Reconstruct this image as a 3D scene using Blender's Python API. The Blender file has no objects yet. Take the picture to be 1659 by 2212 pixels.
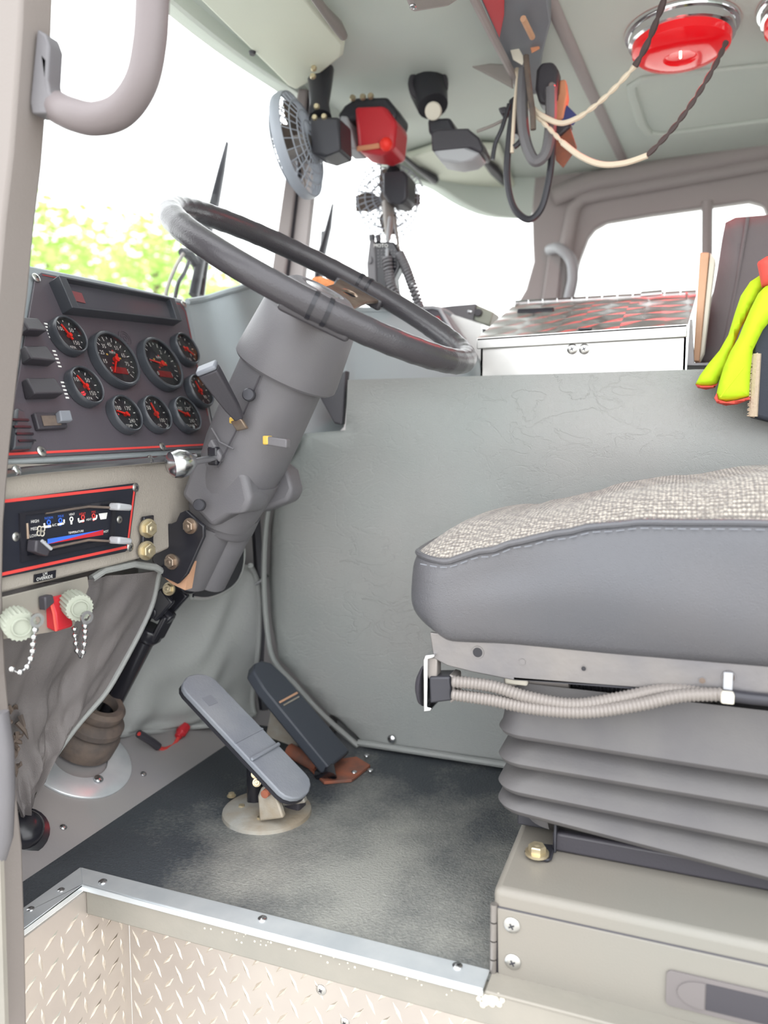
import bpy, bmesh, math, random
from mathutils import Vector as V, Matrix
from mathutils.geometry import tessellate_polygon
random.seed(7)
S = bpy.context.scene
COL = S.collection
PI = math.pi

# ------------------------------------------------------------------ camera, sky, exposure
CAM = V((0, 0, .65)); FPX = 1660.0
YAW = math.radians(21); PIT = math.atan(156 / 1660)
FW = V((-math.sin(YAW) * math.cos(PIT), math.cos(YAW) * math.cos(PIT), -math.sin(PIT)))
RT = V((math.cos(YAW), math.sin(YAW), 0)); UP = RT.cross(FW)
cd = bpy.data.cameras.new('camera'); cam = bpy.data.objects.new('camera', cd); COL.objects.link(cam)
cd.sensor_fit = 'HORIZONTAL'; cd.sensor_width = 36; cd.lens = 36 * FPX / 1659; cd.clip_start = .02; cd.clip_end = 400
m3 = Matrix((RT, UP, -FW)).transposed(); cam.matrix_world = Matrix.Translation(CAM) @ m3.to_4x4()
cd.dof.use_dof = True; cd.dof.focus_distance = 1.17; cd.dof.aperture_fstop = 36 * FPX / 1659 / 1000 / .0095
S.camera = cam
w = bpy.data.worlds.new('overcast_sky'); S.world = w; w.use_nodes = True
bg = w.node_tree.nodes['Background']; bg.inputs[0].default_value = (.97, .985, 1, 1); bg.inputs[1].default_value = 2.35
S.view_settings.view_transform = 'Standard'; S.view_settings.look = 'None'
S.view_settings.gamma = 1; S.view_settings.use_curve_mapping = False; S.view_settings.exposure = .68

# ------------------------------------------------------------------ pixel rays -> real points on known planes
def ray(x, y): return FW + RT * ((x - 829.5) / FPX) + UP * ((1106 - y) / FPX)
def AX(x, y, v): d = ray(x, y); return CAM + d * ((v - CAM.x) / d.x)
def AY(x, y, v): d = ray(x, y); return CAM + d * ((v - CAM.y) / d.y)
def AZ(x, y, v): d = ray(x, y); return CAM + d * ((v - CAM.z) / d.z)
def AP(x, y, p0, n): d = ray(x, y); return CAM + d * ((p0 - CAM).dot(n) / d.dot(n))

# ------------------------------------------------------------------ materials
def lin(c):
    c = c / 255.0
    return c / 12.92 if c <= .04045 else ((c + .055) / 1.055) ** 2.4
def rgb(t): return (lin(t[0]), lin(t[1]), lin(t[2]), 1)
MATS = {}
def mat(name, col, rough=.5, metal=0, spec=.5, col2=None, cscale=6, cdetail=4, bump=0, bscale=120, bkind='noise',
        emit=None, estr=0, trans=0, coat=0, lo=.35, hi=.65):
    m = bpy.data.materials.new(name); m.use_nodes = True; nt = m.node_tree; b = nt.nodes['Principled BSDF']
    b.inputs['Base Color'].default_value = rgb(col); b.inputs['Roughness'].default_value = rough
    b.inputs['Metallic'].default_value = metal; b.inputs['Specular IOR Level'].default_value = spec
    b.inputs['Coat Weight'].default_value = coat; b.inputs['Transmission Weight'].default_value = trans
    if emit: b.inputs['Emission Color'].default_value = rgb(emit); b.inputs['Emission Strength'].default_value = estr
    tc = nt.nodes.new('ShaderNodeTexCoord')
    if col2:
        n = nt.nodes.new('ShaderNodeTexNoise'); n.inputs['Scale'].default_value = cscale; n.inputs['Detail'].default_value = cdetail
        nt.links.new(tc.outputs['Object'], n.inputs['Vector'])
        r = nt.nodes.new('ShaderNodeValToRGB'); r.color_ramp.elements[0].color = rgb(col); r.color_ramp.elements[1].color = rgb(col2)
        r.color_ramp.elements[0].position = lo; r.color_ramp.elements[1].position = hi
        nt.links.new(n.outputs['Fac'], r.inputs['Fac']); nt.links.new(r.outputs['Color'], b.inputs['Base Color'])
    if bump:
        bp = nt.nodes.new('ShaderNodeBump'); bp.inputs['Strength'].default_value = bump; bp.inputs['Distance'].default_value = .002
        if bkind == 'noise':
            n = nt.nodes.new('ShaderNodeTexNoise'); n.inputs['Scale'].default_value = bscale; n.inputs['Detail'].default_value = 3
            nt.links.new(tc.outputs['Object'], n.inputs['Vector']); nt.links.new(n.outputs['Fac'], bp.inputs['Height'])
        elif bkind == 'leather':
            n = nt.nodes.new('ShaderNodeTexVoronoi'); n.feature = 'DISTANCE_TO_EDGE'; n.inputs['Scale'].default_value = bscale
            nd = nt.nodes.new('ShaderNodeTexNoise'); nd.inputs['Scale'].default_value = 9; nd.inputs['Detail'].default_value = 5
            nt.links.new(tc.outputs['Object'], nd.inputs['Vector']); nt.links.new(tc.outputs['Object'], n.inputs['Vector'])
            n2 = nt.nodes.new('ShaderNodeTexNoise'); n2.inputs['Scale'].default_value = 14; n2.inputs['Detail'].default_value = 6
            n2.inputs['Distortion'].default_value = 1.1
            mp = nt.nodes.new('ShaderNodeMapping'); mp.inputs['Scale'].default_value = (1.0, 1, 1.6); mp.inputs['Rotation'].default_value = (0, .6, 0)
            nt.links.new(tc.outputs['Object'], mp.inputs['Vector']); nt.links.new(mp.outputs['Vector'], n2.inputs['Vector'])
            ab = nt.nodes.new('ShaderNodeMath'); ab.operation = 'SUBTRACT'; ab.inputs[1].default_value = .5; nt.links.new(n2.outputs['Fac'], ab.inputs[0])
            ac = nt.nodes.new('ShaderNodeMath'); ac.operation = 'ABSOLUTE'; nt.links.new(ab.outputs[0], ac.inputs[0])
            mn = nt.nodes.new('ShaderNodeMath'); mn.operation = 'MINIMUM'; mn.inputs[1].default_value = .02; nt.links.new(ac.outputs[0], mn.inputs[0])
            ml = nt.nodes.new('ShaderNodeMath'); ml.operation = 'MULTIPLY'; ml.inputs[1].default_value = 26; nt.links.new(mn.outputs[0], ml.inputs[0])
            mk = nt.nodes.new('ShaderNodeTexNoise'); mk.inputs['Scale'].default_value = 2.6; mk.inputs['Detail'].default_value = 2; nt.links.new(tc.outputs['Object'], mk.inputs['Vector'])
            mr_ = nt.nodes.new('ShaderNodeMapRange'); mr_.inputs['From Min'].default_value = .42; mr_.inputs['From Max'].default_value = .66; mr_.inputs['To Min'].default_value = 5; mr_.inputs['To Max'].default_value = 34
            nt.links.new(mk.outputs['Fac'], mr_.inputs['Value']); nt.links.new(mr_.outputs['Result'], ml.inputs[1])
            ad = nt.nodes.new('ShaderNodeMath'); ad.operation = 'ADD'
            ms = nt.nodes.new('ShaderNodeMath'); ms.operation = 'MULTIPLY'; ms.inputs[1].default_value = .8
            nt.links.new(n.outputs['Distance'], ms.inputs[0]); nt.links.new(ms.outputs[0], ad.inputs[0]); nt.links.new(ml.outputs[0], ad.inputs[1])
            nt.links.new(ad.outputs[0], bp.inputs['Height'])
        elif bkind == 'weave':
            mx = nt.nodes.new('ShaderNodeMath'); mx.operation = 'MULTIPLY'
            for i, ax in enumerate(('X', 'Y')):
                wv = nt.nodes.new('ShaderNodeTexWave'); wv.bands_direction = ax; wv.inputs['Scale'].default_value = bscale
                nt.links.new(tc.outputs['Object'], wv.inputs['Vector']); nt.links.new(wv.outputs['Fac'], mx.inputs[i])
            nt.links.new(mx.outputs[0], bp.inputs['Height'])
        nt.links.new(bp.outputs['Normal'], b.inputs['Normal'])
    MATS[name] = m
    return m
def vinyl(name, col, col2, rough=.42, b=.5): return mat(name, col, rough, col2=col2, cscale=3, bump=b, bscale=420, bkind='leather')

vinyl('cover_vinyl', (145, 150, 148), (153, 153, 151), .40, .55)
vinyl('skirt_vinyl', (166, 169, 166), (150, 152, 151), .5, .4)
vinyl('skirt_brown', (124, 118, 116), (106, 102, 103), .55, .4)
vinyl('dash_vinyl', (148, 156, 160), (156, 162, 164), .5, .3)
vinyl('seat_vinyl', (86, 87, 92), (94, 92, 94), .28, .4)
mat('headliner', (212, 220, 212), .75, col2=(204, 214, 208), cscale=2, bump=.15, bscale=300)
mat('headliner_light', (228, 233, 216), .75, col2=(222, 228, 214), cscale=2, bump=.12, bscale=300)
mat('grey_trim', (150, 144, 140), .6, bump=.15, bscale=300)
mat('pillar_paint', (134, 127, 123), .6, bump=.15, bscale=300)
mat('handle_pad', (118, 110, 111), .5, bump=.1, bscale=300)
mat('mauve_trim', (166, 158, 157), .6, bump=.1, bscale=250)
mat('dash_paint', (164, 157, 148), .55, bump=.5, bscale=330)
mat('sill_paint', (138, 135, 127), .5, col2=(148, 143, 134), cscale=9, bump=.2, bscale=150)
mat('box_paint', (134, 129, 121), .42, col2=(128, 128, 122), cscale=2.5, bump=.12, bscale=400)
mat('toe_paint', (140, 138, 140), .5, col2=(150, 146, 144), cscale=4, bump=.1, bscale=200)
mat('aluminium', (232, 236, 238), .38, .6, col2=(214, 220, 224), cscale=14, bump=.05, bscale=60)
mat('aluminium_bright', (206, 205, 202), .33, 1, col2=(190, 190, 188), cscale=9)
mat('plate_alu', (204, 196, 188), .36, .6, col2=(190, 182, 176), cscale=5)
mat('lug_alu', (232, 226, 218), .2, 1)
mat('chrome', (230, 232, 235), .08, 1)
mat('dull_chrome', (205, 206, 208), .22, 1)
mat('black_plastic', (62, 60, 66), .42, bump=.1, bscale=300)
mat('column_plastic', (104, 103, 107), .45, col2=(110, 108, 111), cscale=8, bump=.15, bscale=500)
mat('black_gloss', (38, 38, 44), .22)
mat('panel_black', (80, 75, 82), .5, bump=.15, bscale=600)
mat('hvac_black', (34, 36, 46), .4)
mat('bezel_black', (66, 69, 75), .28)
mat('dial_black', (44, 46, 51), .6)
mat('rubber', (70, 68, 70), .6, bump=.15, bscale=300)
mat('wheel_rubber', (64, 62, 66), .26, bump=.25, bscale=420)
mat('boot_rubber', (88, 80, 76), .75, col2=(112, 98, 88), cscale=30, bump=.5, bscale=150)
mat('bellows_rubber', (86, 84, 86), .55, col2=(94, 92, 92), cscale=14, bump=.15, bscale=300)
mat('steel_frame', (142, 137, 133), .38, .6, col2=(116, 115, 119), cscale=6, bump=.25, bscale=90)
mat('dark_steel', (58, 58, 64), .4, .3)
mat('conduit', (140, 134, 130), .42, .2)
mat('bolt_brass', (214, 202, 170), .35, .8, col2=(196, 180, 150), cscale=40)
mat('bolt_steel', (180, 165, 150), .35, .85, col2=(150, 130, 115), cscale=40)
mat('red_line', (214, 70, 66), .5)
mat('red_plastic', (196, 44, 54), .35)
mat('red_needle', (250, 52, 40), .5)
mat('red_dark', (150, 40, 44), .5)
mat('white_print', (235, 235, 232), .6)
mat('blue_print', (60, 110, 215), .6)
mat('cap_green', (158, 163, 150), .5)
mat('pedal_rubber', (128, 133, 142), .55, col2=(145, 149, 155), cscale=9, bump=.3, bscale=250)
mat('pedal_black', (62, 67, 76), .5, bump=.15, bscale=250)
mat('cast_metal', (176, 175, 169), .6, .3, col2=(160, 148, 130), cscale=18, bump=.5, bscale=90)
mat('rust', (158, 92, 68), .8, col2=(120, 84, 72), cscale=25, bump=.4, bscale=80)
mat('wood', (214, 170, 138), .6, col2=(198, 152, 122), cscale=12)
mat('bag_cloth', (112, 104, 106), .8, bump=.3, bscale=350)
mat('dark_cloth', (52, 56, 66), .85, bump=.3, bscale=300)
mat('fuzzy_edge', (190, 172, 150), .9, bump=.8, bscale=250)
mat('hivis', (190, 224, 24), .75, bump=.15, bscale=250)
mat('hivis_red', (226, 84, 74), .75)
mat('orange_sponge', (226, 150, 98), .9, col2=(200, 120, 74), cscale=60, bump=.8, bscale=90)
mat('yellow_plastic', (214, 178, 84), .4)
mat('grey_plastic', (128, 132, 140), .4)
mat('screen', (78, 78, 86), .15, col2=(84, 82, 88), cscale=4)
mat('concrete', (190, 187, 181), .85, col2=(176, 173, 168), cscale=1.5)
mat('leaf_green', (168, 208, 104), .6, col2=(196, 226, 130), cscale=.8)
mat('bark', (120, 104, 86), .9)
mat('paper', (220, 214, 200), .8)
mat('orange_paper', (216, 148, 112), .7)
mat('blue_paper', (56, 64, 120), .6)
mat('cord_white', (226, 212, 190), .6)
mat('cord_dark', (80, 66, 66), .6)
mat('rubber_light', (170, 172, 176), .5)

def mixglass(name, tint, gl):
    m = bpy.data.materials.new(name); m.use_nodes = True; nt = m.node_tree; nt.nodes.clear()
    o = nt.nodes.new('ShaderNodeOutputMaterial'); t = nt.nodes.new('ShaderNodeBsdfTransparent'); g = nt.nodes.new('ShaderNodeBsdfGlossy')
    t.inputs[0].default_value = tint; g.inputs['Roughness'].default_value = .03
    f = nt.nodes.new('ShaderNodeFresnel'); f.inputs[0].default_value = gl; x = nt.nodes.new('ShaderNodeMixShader')
    nt.links.new(f.outputs[0], x.inputs[0]); nt.links.new(t.outputs[0], x.inputs[1]); nt.links.new(g.outputs[0], x.inputs[2]); nt.links.new(x.outputs[0], o.inputs[0])
    MATS[name] = m
mixglass('glass', (.96, .98, .97, 1), 1.3); mixglass('gauge_glass', (.97, .97, .97, 1), 1.35)
mixglass('cage_plastic', (.72, .76, .8, 1), 1.5); mixglass('clear_lens', (.82, .86, .86, 1), 1.5)

# rubber floor mat: dark pebbled rubber with a dusty worn patch where feet rest
def floor_mat():
    m = mat('floor_mat', (66, 71, 76), .62, bump=.9, bscale=260); nt = m.node_tree; b = nt.nodes['Principled BSDF']
    tc = nt.nodes.new('ShaderNodeTexCoord'); mp = nt.nodes.new('ShaderNodeMapping'); mp.vector_type = 'POINT'
    mp.inputs['Location'].default_value = (.43, .82, 0); mp.inputs['Scale'].default_value = (2.4, 2.15, 1)
    nt.links.new(tc.outputs['Object'], mp.inputs['Vector'])
    ln = nt.nodes.new('ShaderNodeVectorMath'); ln.operation = 'LENGTH'; nt.links.new(mp.outputs['Vector'], ln.inputs[0])
    n = nt.nodes.new('ShaderNodeTexNoise'); n.inputs['Scale'].default_value = 7; n.inputs['Detail'].default_value = 6
    nt.links.new(tc.outputs['Object'], n.inputs['Vector'])
    n3 = nt.nodes.new('ShaderNodeTexNoise'); n3.inputs['Scale'].default_value = 190; n3.inputs['Detail'].default_value = 2
    nt.links.new(tc.outputs['Object'], n3.inputs['Vector'])
    a = nt.nodes.new('ShaderNodeMath'); a.operation = 'MULTIPLY_ADD'; a.inputs[1].default_value = 1.5; nt.links.new(n.outputs['Fac'], a.inputs[0])
    s = nt.nodes.new('ShaderNodeMath'); s.operation = 'SUBTRACT'; s.inputs[0].default_value = .05; nt.links.new(ln.outputs['Value'], s.inputs[1]); nt.links.new(s.outputs[0], a.inputs[2])
    a2 = nt.nodes.new('ShaderNodeMath'); a2.operation = 'MULTIPLY_ADD'; a2.inputs[1].default_value = .5; nt.links.new(n3.outputs['Fac'], a2.inputs[0]); nt.links.new(a.outputs[0], a2.inputs[2])
    r = nt.nodes.new('ShaderNodeValToRGB'); r.color_ramp.elements[0].position = .2; r.color_ramp.elements[0].color = rgb((64, 69, 74))
    r.color_ramp.elements[1].position = .95; r.color_ramp.elements[1].color = rgb((150, 150, 144))
    nt.links.new(a2.outputs[0], r.inputs['Fac']); nt.links.new(r.outputs['Color'], b.inputs['Base Color'])
floor_mat()
# woven seat cloth
def seat_cloth():
    m = mat('seat_cloth', (160, 152, 143), .95, bump=1, bscale=62, bkind='weave'); nt = m.node_tree; b = nt.nodes['Principled BSDF']
    tc = nt.nodes.new('ShaderNodeTexCoord'); v = nt.nodes.new('ShaderNodeTexVoronoi'); v.inputs['Scale'].default_value = 210; v.inputs['Randomness'].default_value = .45
    nt.links.new(tc.outputs['Object'], v.inputs['Vector'])
    r = nt.nodes.new('ShaderNodeValToRGB'); r.color_ramp.elements[0].position = .15; r.color_ramp.elements[0].color = rgb((190, 183, 172))
    r.color_ramp.elements[1].position = .62; r.color_ramp.elements[1].color = rgb((116, 110, 105))
    nt.links.new(v.outputs['Distance'], r.inputs['Fac']); nt.links.new(r.outputs['Color'], b.inputs['Base Color'])
    b.inputs['Sheen Weight'].default_value = .3
seat_cloth()
# engine-turned aluminium: anisotropic swirls in a square grid
def swirl():
    m = mat('swirl_alu', (214, 212, 210), .30, 1); nt = m.node_tree; b = nt.nodes['Principled BSDF']
    tc = nt.nodes.new('ShaderNodeTexCoord'); mp = nt.nodes.new('ShaderNodeMapping'); c = .078
    mp.inputs['Scale'].default_value = (1 / c, 1 / c, 0); nt.links.new(tc.outputs['Object'], mp.inputs['Vector'])
    fr = nt.nodes.new('ShaderNodeVectorMath'); fr.operation = 'FRACTION'; nt.links.new(mp.outputs['Vector'], fr.inputs[0])
    sb = nt.nodes.new('ShaderNodeVectorMath'); sb.operation = 'SUBTRACT'; sb.inputs[1].default_value = (.5, .5, 0); nt.links.new(fr.outputs[0], sb.inputs[0])
    cr = nt.nodes.new('ShaderNodeVectorMath'); cr.operation = 'CROSS_PRODUCT'; cr.inputs[0].default_value = (0, 0, 1); nt.links.new(sb.outputs[0], cr.inputs[1])
    nm = nt.nodes.new('ShaderNodeVectorMath'); nm.operation = 'NORMALIZE'; nt.links.new(cr.outputs[0], nm.inputs[0])
    nt.links.new(nm.outputs[0], b.inputs['Tangent']); b.inputs['Anisotropic'].default_value = .92
swirl()

# ------------------------------------------------------------------ mesh helpers
def frame(a, ref=None):
    a = V(a).normalized(); r = V(ref) if ref else (V((0, 0, 1)) if abs(a.z) < .9 else V((1, 0, 0)))
    u = r.cross(a).normalized(); return u, a.cross(u).normalized(), a
class MB:
    def __init__(s): s.v = []; s.f = []
    def add(s, vs, fs):
        o = len(s.v); s.v += [V(p) for p in vs]; s.f += [tuple(i + o for i in f) for f in fs]; return s
    def box(s, c, d, ax=((1, 0, 0), (0, 1, 0), (0, 0, 1))):
        c = V(c); a = [V(k) * (d[i] / 2) for i, k in enumerate(ax)]
        vs = [c + a[0] * i + a[1] * j + a[2] * k for k in (-1, 1) for j in (-1, 1) for i in (-1, 1)]
        return s.add(vs, [(0, 2, 3, 1), (4, 5, 7, 6), (0, 1, 5, 4), (2, 6, 7, 3), (0, 4, 6, 2), (1, 3, 7, 5)])
    def cube(s, lo, hi): return s.box([(a + b) / 2 for a, b in zip(lo, hi)], [b - a for a, b in zip(lo, hi)])
    def prism(s, pts, vec):
        n = len(pts); vec = V(vec); pts = [V(p) for p in pts]
        tri = tessellate_polygon([pts]) if n > 4 else [tuple(range(n))]
        fs = [tuple(t) for t in tri] + [tuple(i + n for i in reversed(t)) for t in tri] + [(i, (i + 1) % n, (i + 1) % n + n, i + n) for i in range(n)]
        return s.add(pts + [p + vec for p in pts], fs)
    def holed(s, loops, vec):
        loops = [[V(p) for p in l] for l in loops]; vec = V(vec); flat = [p for l in loops for p in l]; n = len(flat)
        tri = tessellate_polygon(loops)
        fs = [tuple(t) for t in tri] + [tuple(i + n for i in reversed(t)) for t in tri]; o = 0
        for l in loops:
            k = len(l); fs += [(o + i, o + (i + 1) % k, o + (i + 1) % k + n, o + i + n) for i in range(k)]; o += k
        return s.add(flat + [p + vec for p in flat], fs)
    def tube(s, path, r, n=12, closed=False, flat=1.0, ref=None):
        path = [V(p) for p in path]; m = len(path); rs = r if hasattr(r, '__len__') else [r] * m
        vs = []; pu = None
        for i, p in enumerate(path):
            a = path[(i + 1) % m] if (closed or i < m - 1) else path[i]; b = path[i - 1] if (closed or i > 0) else path[i]
            t = (a - b).normalized()
            if ref is not None: u = V(ref).cross(t).normalized()
            elif pu is None: u = frame(t)[0]
            else: u = (pu - t * pu.dot(t)).normalized()
            pu = u; vv = t.cross(u)
            vs += [p + (u * math.cos(2 * PI * k / n) + vv * (flat * math.sin(2 * PI * k / n))) * rs[i] for k in range(n)]
        fs = []
        for i in range(m if closed else m - 1):
            for k in range(n):
                j = (i + 1) % m; fs.append((i * n + k, i * n + (k + 1) % n, j * n + (k + 1) % n, j * n + k))
        if not closed: fs += [tuple(reversed(range(n))), tuple((m - 1) * n + k for k in range(n))]
        return s.add(vs, fs)
    def lathe(s, o, axis, prof, n=24, ex=1.0, ref=None, cap=True):
        u, v2, a = frame(axis, ref); o = V(o); vs = []
        for r, h in prof: vs += [o + a * h + (u * (ex * math.cos(2 * PI * k / n)) + v2 * math.sin(2 * PI * k / n)) * max(r, 1e-5) for k in range(n)]
        m = len(prof)
        fs = [(i * n + k, i * n + (k + 1) % n, (i + 1) * n + (k + 1) % n, (i + 1) * n + k) for i in range(m - 1) for k in range(n)]
        if cap: fs += [tuple(reversed(range(n))), tuple((m - 1) * n + k for k in range(n))]
        return s.add(vs, fs)
    def ball(s, c, r, n=12, sc=(1, 1, 1)):
        o = len(s.v); k = max(5, n // 2)
        s.lathe((0, 0, 0), (0, 0, 1), [(r * math.sin(PI * i / k), -r * math.cos(PI * i / k)) for i in range(k + 1)], n)
        for i in range(o, len(s.v)): p = s.v[i]; s.v[i] = V((p.x * sc[0], p.y * sc[1], p.z * sc[2])) + V(c)
        return s
    def grid(s, fn, nu, nv, thick=None):
        vs = [V(fn(i / nu, j / nv)) for j in range(nv + 1) for i in range(nu + 1)]; w_ = nu + 1
        fs = [(j * w_ + i, j * w_ + i + 1, (j + 1) * w_ + i + 1, (j + 1) * w_ + i) for j in range(nv) for i in range(nu)]
        if thick is not None:
            n = len(vs); vs += [p + V(thick) for p in vs]; fs += [tuple(k + n for k in reversed(f)) for f in list(fs)]
            bd = [i for i in range(w_)] + [j * w_ + nu for j in range(1, nv + 1)] + [nv * w_ + i for i in range(nu - 1, -1, -1)] + [j * w_ for j in range(nv - 1, 0, -1)]
            fs += [(bd[i], bd[(i + 1) % len(bd)], bd[(i + 1) % len(bd)] + n, bd[i] + n) for i in range(len(bd))]
        return s.add(vs, fs)

def root_loc(o): return V(o['_o']) if o else V((0, 0, 0))
def tag(o, label=None, cat=None, group=None, kind=None):
    if label: o['label'] = label
    if cat: o['category'] = cat
    if group: o['group'] = group
    if kind: o['kind'] = kind
    return o
def build(name, mb, m, parent=None, label=None, cat=None, group=None, kind=None, bevel=0, seg=2, smooth=40, recalc=True, subsurf=0):
    if parent is not None: org = V(parent['_o'])
    else:
        n = len(mb.v); org = V((sum(p.x for p in mb.v) / n, sum(p.y for p in mb.v) / n, min(p.z for p in mb.v)))
    me = bpy.data.meshes.new(name); me.from_pydata([p - org for p in mb.v], [], mb.f); me.update()
    if recalc:
        bm = bmesh.new(); bm.from_mesh(me); bmesh.ops.remove_doubles(bm, verts=bm.verts, dist=1e-6); bmesh.ops.recalc_face_normals(bm, faces=bm.faces); bm.to_mesh(me); bm.free()
    me.materials.append(MATS[m])
    if smooth:
        me.polygons.foreach_set('use_smooth', [True] * len(me.polygons)); me.set_sharp_from_angle(angle=math.radians(smooth))
    o = bpy.data.objects.new(name, me); COL.objects.link(o); o['_o'] = tuple(org)
    if parent is not None: o.parent = parent
    else: o.location = org
    if bevel:
        b = o.modifiers.new('bevel', 'BEVEL'); b.width = bevel; b.segments = seg; b.limit_method = 'ANGLE'; b.angle_limit = math.radians(40)
    if subsurf: q = o.modifiers.new('sub', 'SUBSURF'); q.levels = q.render_levels = subsurf
    return tag(o, label, cat, group, kind)
def thing(name, loc, label, cat, group=None):
    o = bpy.data.objects.new(name, None); COL.objects.link(o); o.location = V(loc); o['_o'] = tuple(V(loc)); o.empty_display_size = .05
    return tag(o, label, cat, group)
def struct(name, mb, m, label=None, **k): return build(name, mb, m, None, label or None, None, None, 'structure', **k)
def inst(name, me, parent, pos, normal, sc=1.0, spin=0):
    u, v2, a = frame(normal); o = bpy.data.objects.new(name, me); COL.objects.link(o); o.parent = parent
    M = Matrix((u, v2, a)).transposed().to_4x4()
    o.matrix_local = Matrix.Translation(V(pos) - V(parent['_o'])) @ M @ Matrix.Rotation(spin, 4, 'Z') @ Matrix.Scale(sc, 4); o['_o'] = tuple(V(pos)); return o
def pmesh(name, mb, m, smooth=35):
    me = bpy.data.meshes.new(name); me.from_pydata(mb.v, [], mb.f); bm = bmesh.new(); bm.from_mesh(me); bmesh.ops.recalc_face_normals(bm, faces=bm.faces); bm.to_mesh(me); bm.free()
    me.materials.append(MATS[m]); me.polygons.foreach_set('use_smooth', [True] * len(me.polygons)); me.set_sharp_from_angle(angle=math.radians(smooth)); return me
def text(s, pos, xd, yd, size, m, parent, name='print', depth=.0004, align='CENTER', label=None):
    c = bpy.data.curves.new('t', 'FONT'); c.body = s; c.size = size; c.align_x = align; c.align_y = 'CENTER'; c.extrude = depth / size * 0; c.resolution_u = 2
    t = bpy.data.objects.new('t', c); COL.objects.link(t); dg = bpy.context.evaluated_depsgraph_get(); me = bpy.data.meshes.new_from_object(t.evaluated_get(dg))
    bpy.data.objects.remove(t); bpy.data.curves.remove(c)
    xd = V(xd).normalized(); yd = V(yd).normalized(); n = xd.cross(yd); org = V(parent['_o'])
    for v in me.vertices: v.co = V(pos) - org + xd * v.co.x + yd * v.co.y + n * depth
    me.materials.clear(); me.materials.append(MATS[m]); o = bpy.data.objects.new(name, me); COL.objects.link(o); o.parent = parent; o['_o'] = tuple(org)
    if label: o['label'] = label
    return o
def spline(pts, n=8):
    pts = [V(p) for p in pts]; out = []
    for i in range(len(pts) - 1):
        p0 = pts[max(i - 1, 0)]; p1 = pts[i]; p2 = pts[i + 1]; p3 = pts[min(i + 2, len(pts) - 1)]
        for k in range(n):
            t = k / n; out.append(.5 * ((2 * p1) + (p2 - p0) * t + (2 * p0 - 5 * p1 + 4 * p2 - p3) * t * t + (3 * p1 - p0 - 3 * p2 + p3) * t ** 3))
    return out + [pts[-1]]
def interp(x, tab):
    if x <= tab[0][0]: return tab[0][1]
    for (a, b), (c, d) in zip(tab, tab[1:]):
        if x <= c: t = (x - a) / (c - a); return b + (d - b) * t
    return tab[-1][1]
def sint(x, tab):
    if x <= tab[0][0]: return tab[0][1]
    for (a, b), (c, d) in zip(tab, tab[1:]):
        if x <= c: t = (x - a) / (c - a); t = t * t * (3 - 2 * t); return b + (d - b) * t
    return tab[-1][1]
def rrect(x0, y0, x1, y1, r, n=5):
    out = []
    for cx, cy, a in ((x1 - r, y1 - r, 0), (x0 + r, y1 - r, 90), (x0 + r, y0 + r, 180), (x1 - r, y0 + r, 270)):
        out += [(cx + r * math.cos(math.radians(a + 90 * k / n)), cy + r * math.sin(math.radians(a + 90 * k / n))) for k in range(n + 1)]
    return out
# padded panel: outline in 2D, edges rounded by r, optional displacement; fn maps (u, v, w) to space
def puffy(outline, fn, r, step, disp=None, back=.02, skip=()):
    bm = bmesh.new(); vs = [bm.verts.new((u, v, 0)) for u, v in outline]
    for t in tessellate_polygon([[V((u, v, 0)) for u, v in outline]]):
        try: bm.faces.new([vs[i] for i in t])
        except ValueError: pass
    us = [p[0] for p in outline]; ws = [p[1] for p in outline]
    for lo, hi, nrm, k in ((min(us), max(us), (1, 0, 0), 0), (min(ws), max(ws), (0, 1, 0), 1)):
        c = int((hi - lo) / step)
        for i in range(1, c + 1):
            p = [0, 0, 0]; p[k] = lo + (hi - lo) * i / (c + 1)
            bmesh.ops.bisect_plane(bm, geom=bm.verts[:] + bm.edges[:] + bm.faces[:], plane_co=p, plane_no=nrm)
    segs = [(outline[i], outline[(i + 1) % len(outline)]) for i in range(len(outline)) if i not in skip]
    def dist(x, y):
        b = 9.
        for (ax, ay), (bx, by) in segs:
            dx, dy = bx - ax, by - ay; t = max(0, min(1, ((x - ax) * dx + (y - ay) * dy) / (dx * dx + dy * dy + 1e-12)))
            b = min(b, math.hypot(x - ax - t * dx, y - ay - t * dy))
        return b
    bm.verts.ensure_lookup_table(); bm.verts.index_update()
    be = [e for e in bm.edges if len(e.link_faces) == 1]
    out = MB(); idx = {}
    for vtx in bm.verts:
        u, v = vtx.co.x, vtx.co.y; d = dist(u, v); q = max(0, 1 - d / r); h = r * math.sqrt(max(0, 1 - q * q))
        if disp: h += disp(u, v) * min(1, d / r)
        idx[vtx.index] = len(out.v); out.v.append(V(fn(u, v, h)))
    for f in bm.faces: out.f.append(tuple(idx[x.index] for x in f.verts))
    bk = {}
    for e in be:
        for x in e.verts:
            if x.index not in bk: bk[x.index] = len(out.v); out.v.append(V(fn(x.co.x, x.co.y, -back)))
    for e in be: a, b = e.verts; out.f.append((idx[a.index], idx[b.index], bk[b.index], bk[a.index]))
    bm.free(); return out
def wob(x, y, s=1, k=0):
    return s * (math.sin(7.1 * x + 3 * y + k) * .5 + math.sin(13.7 * y - 5 * x + 1.3 + k) * .3 + math.sin(23 * x + 17 * y + 2.1 * k) * .2)

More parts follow.
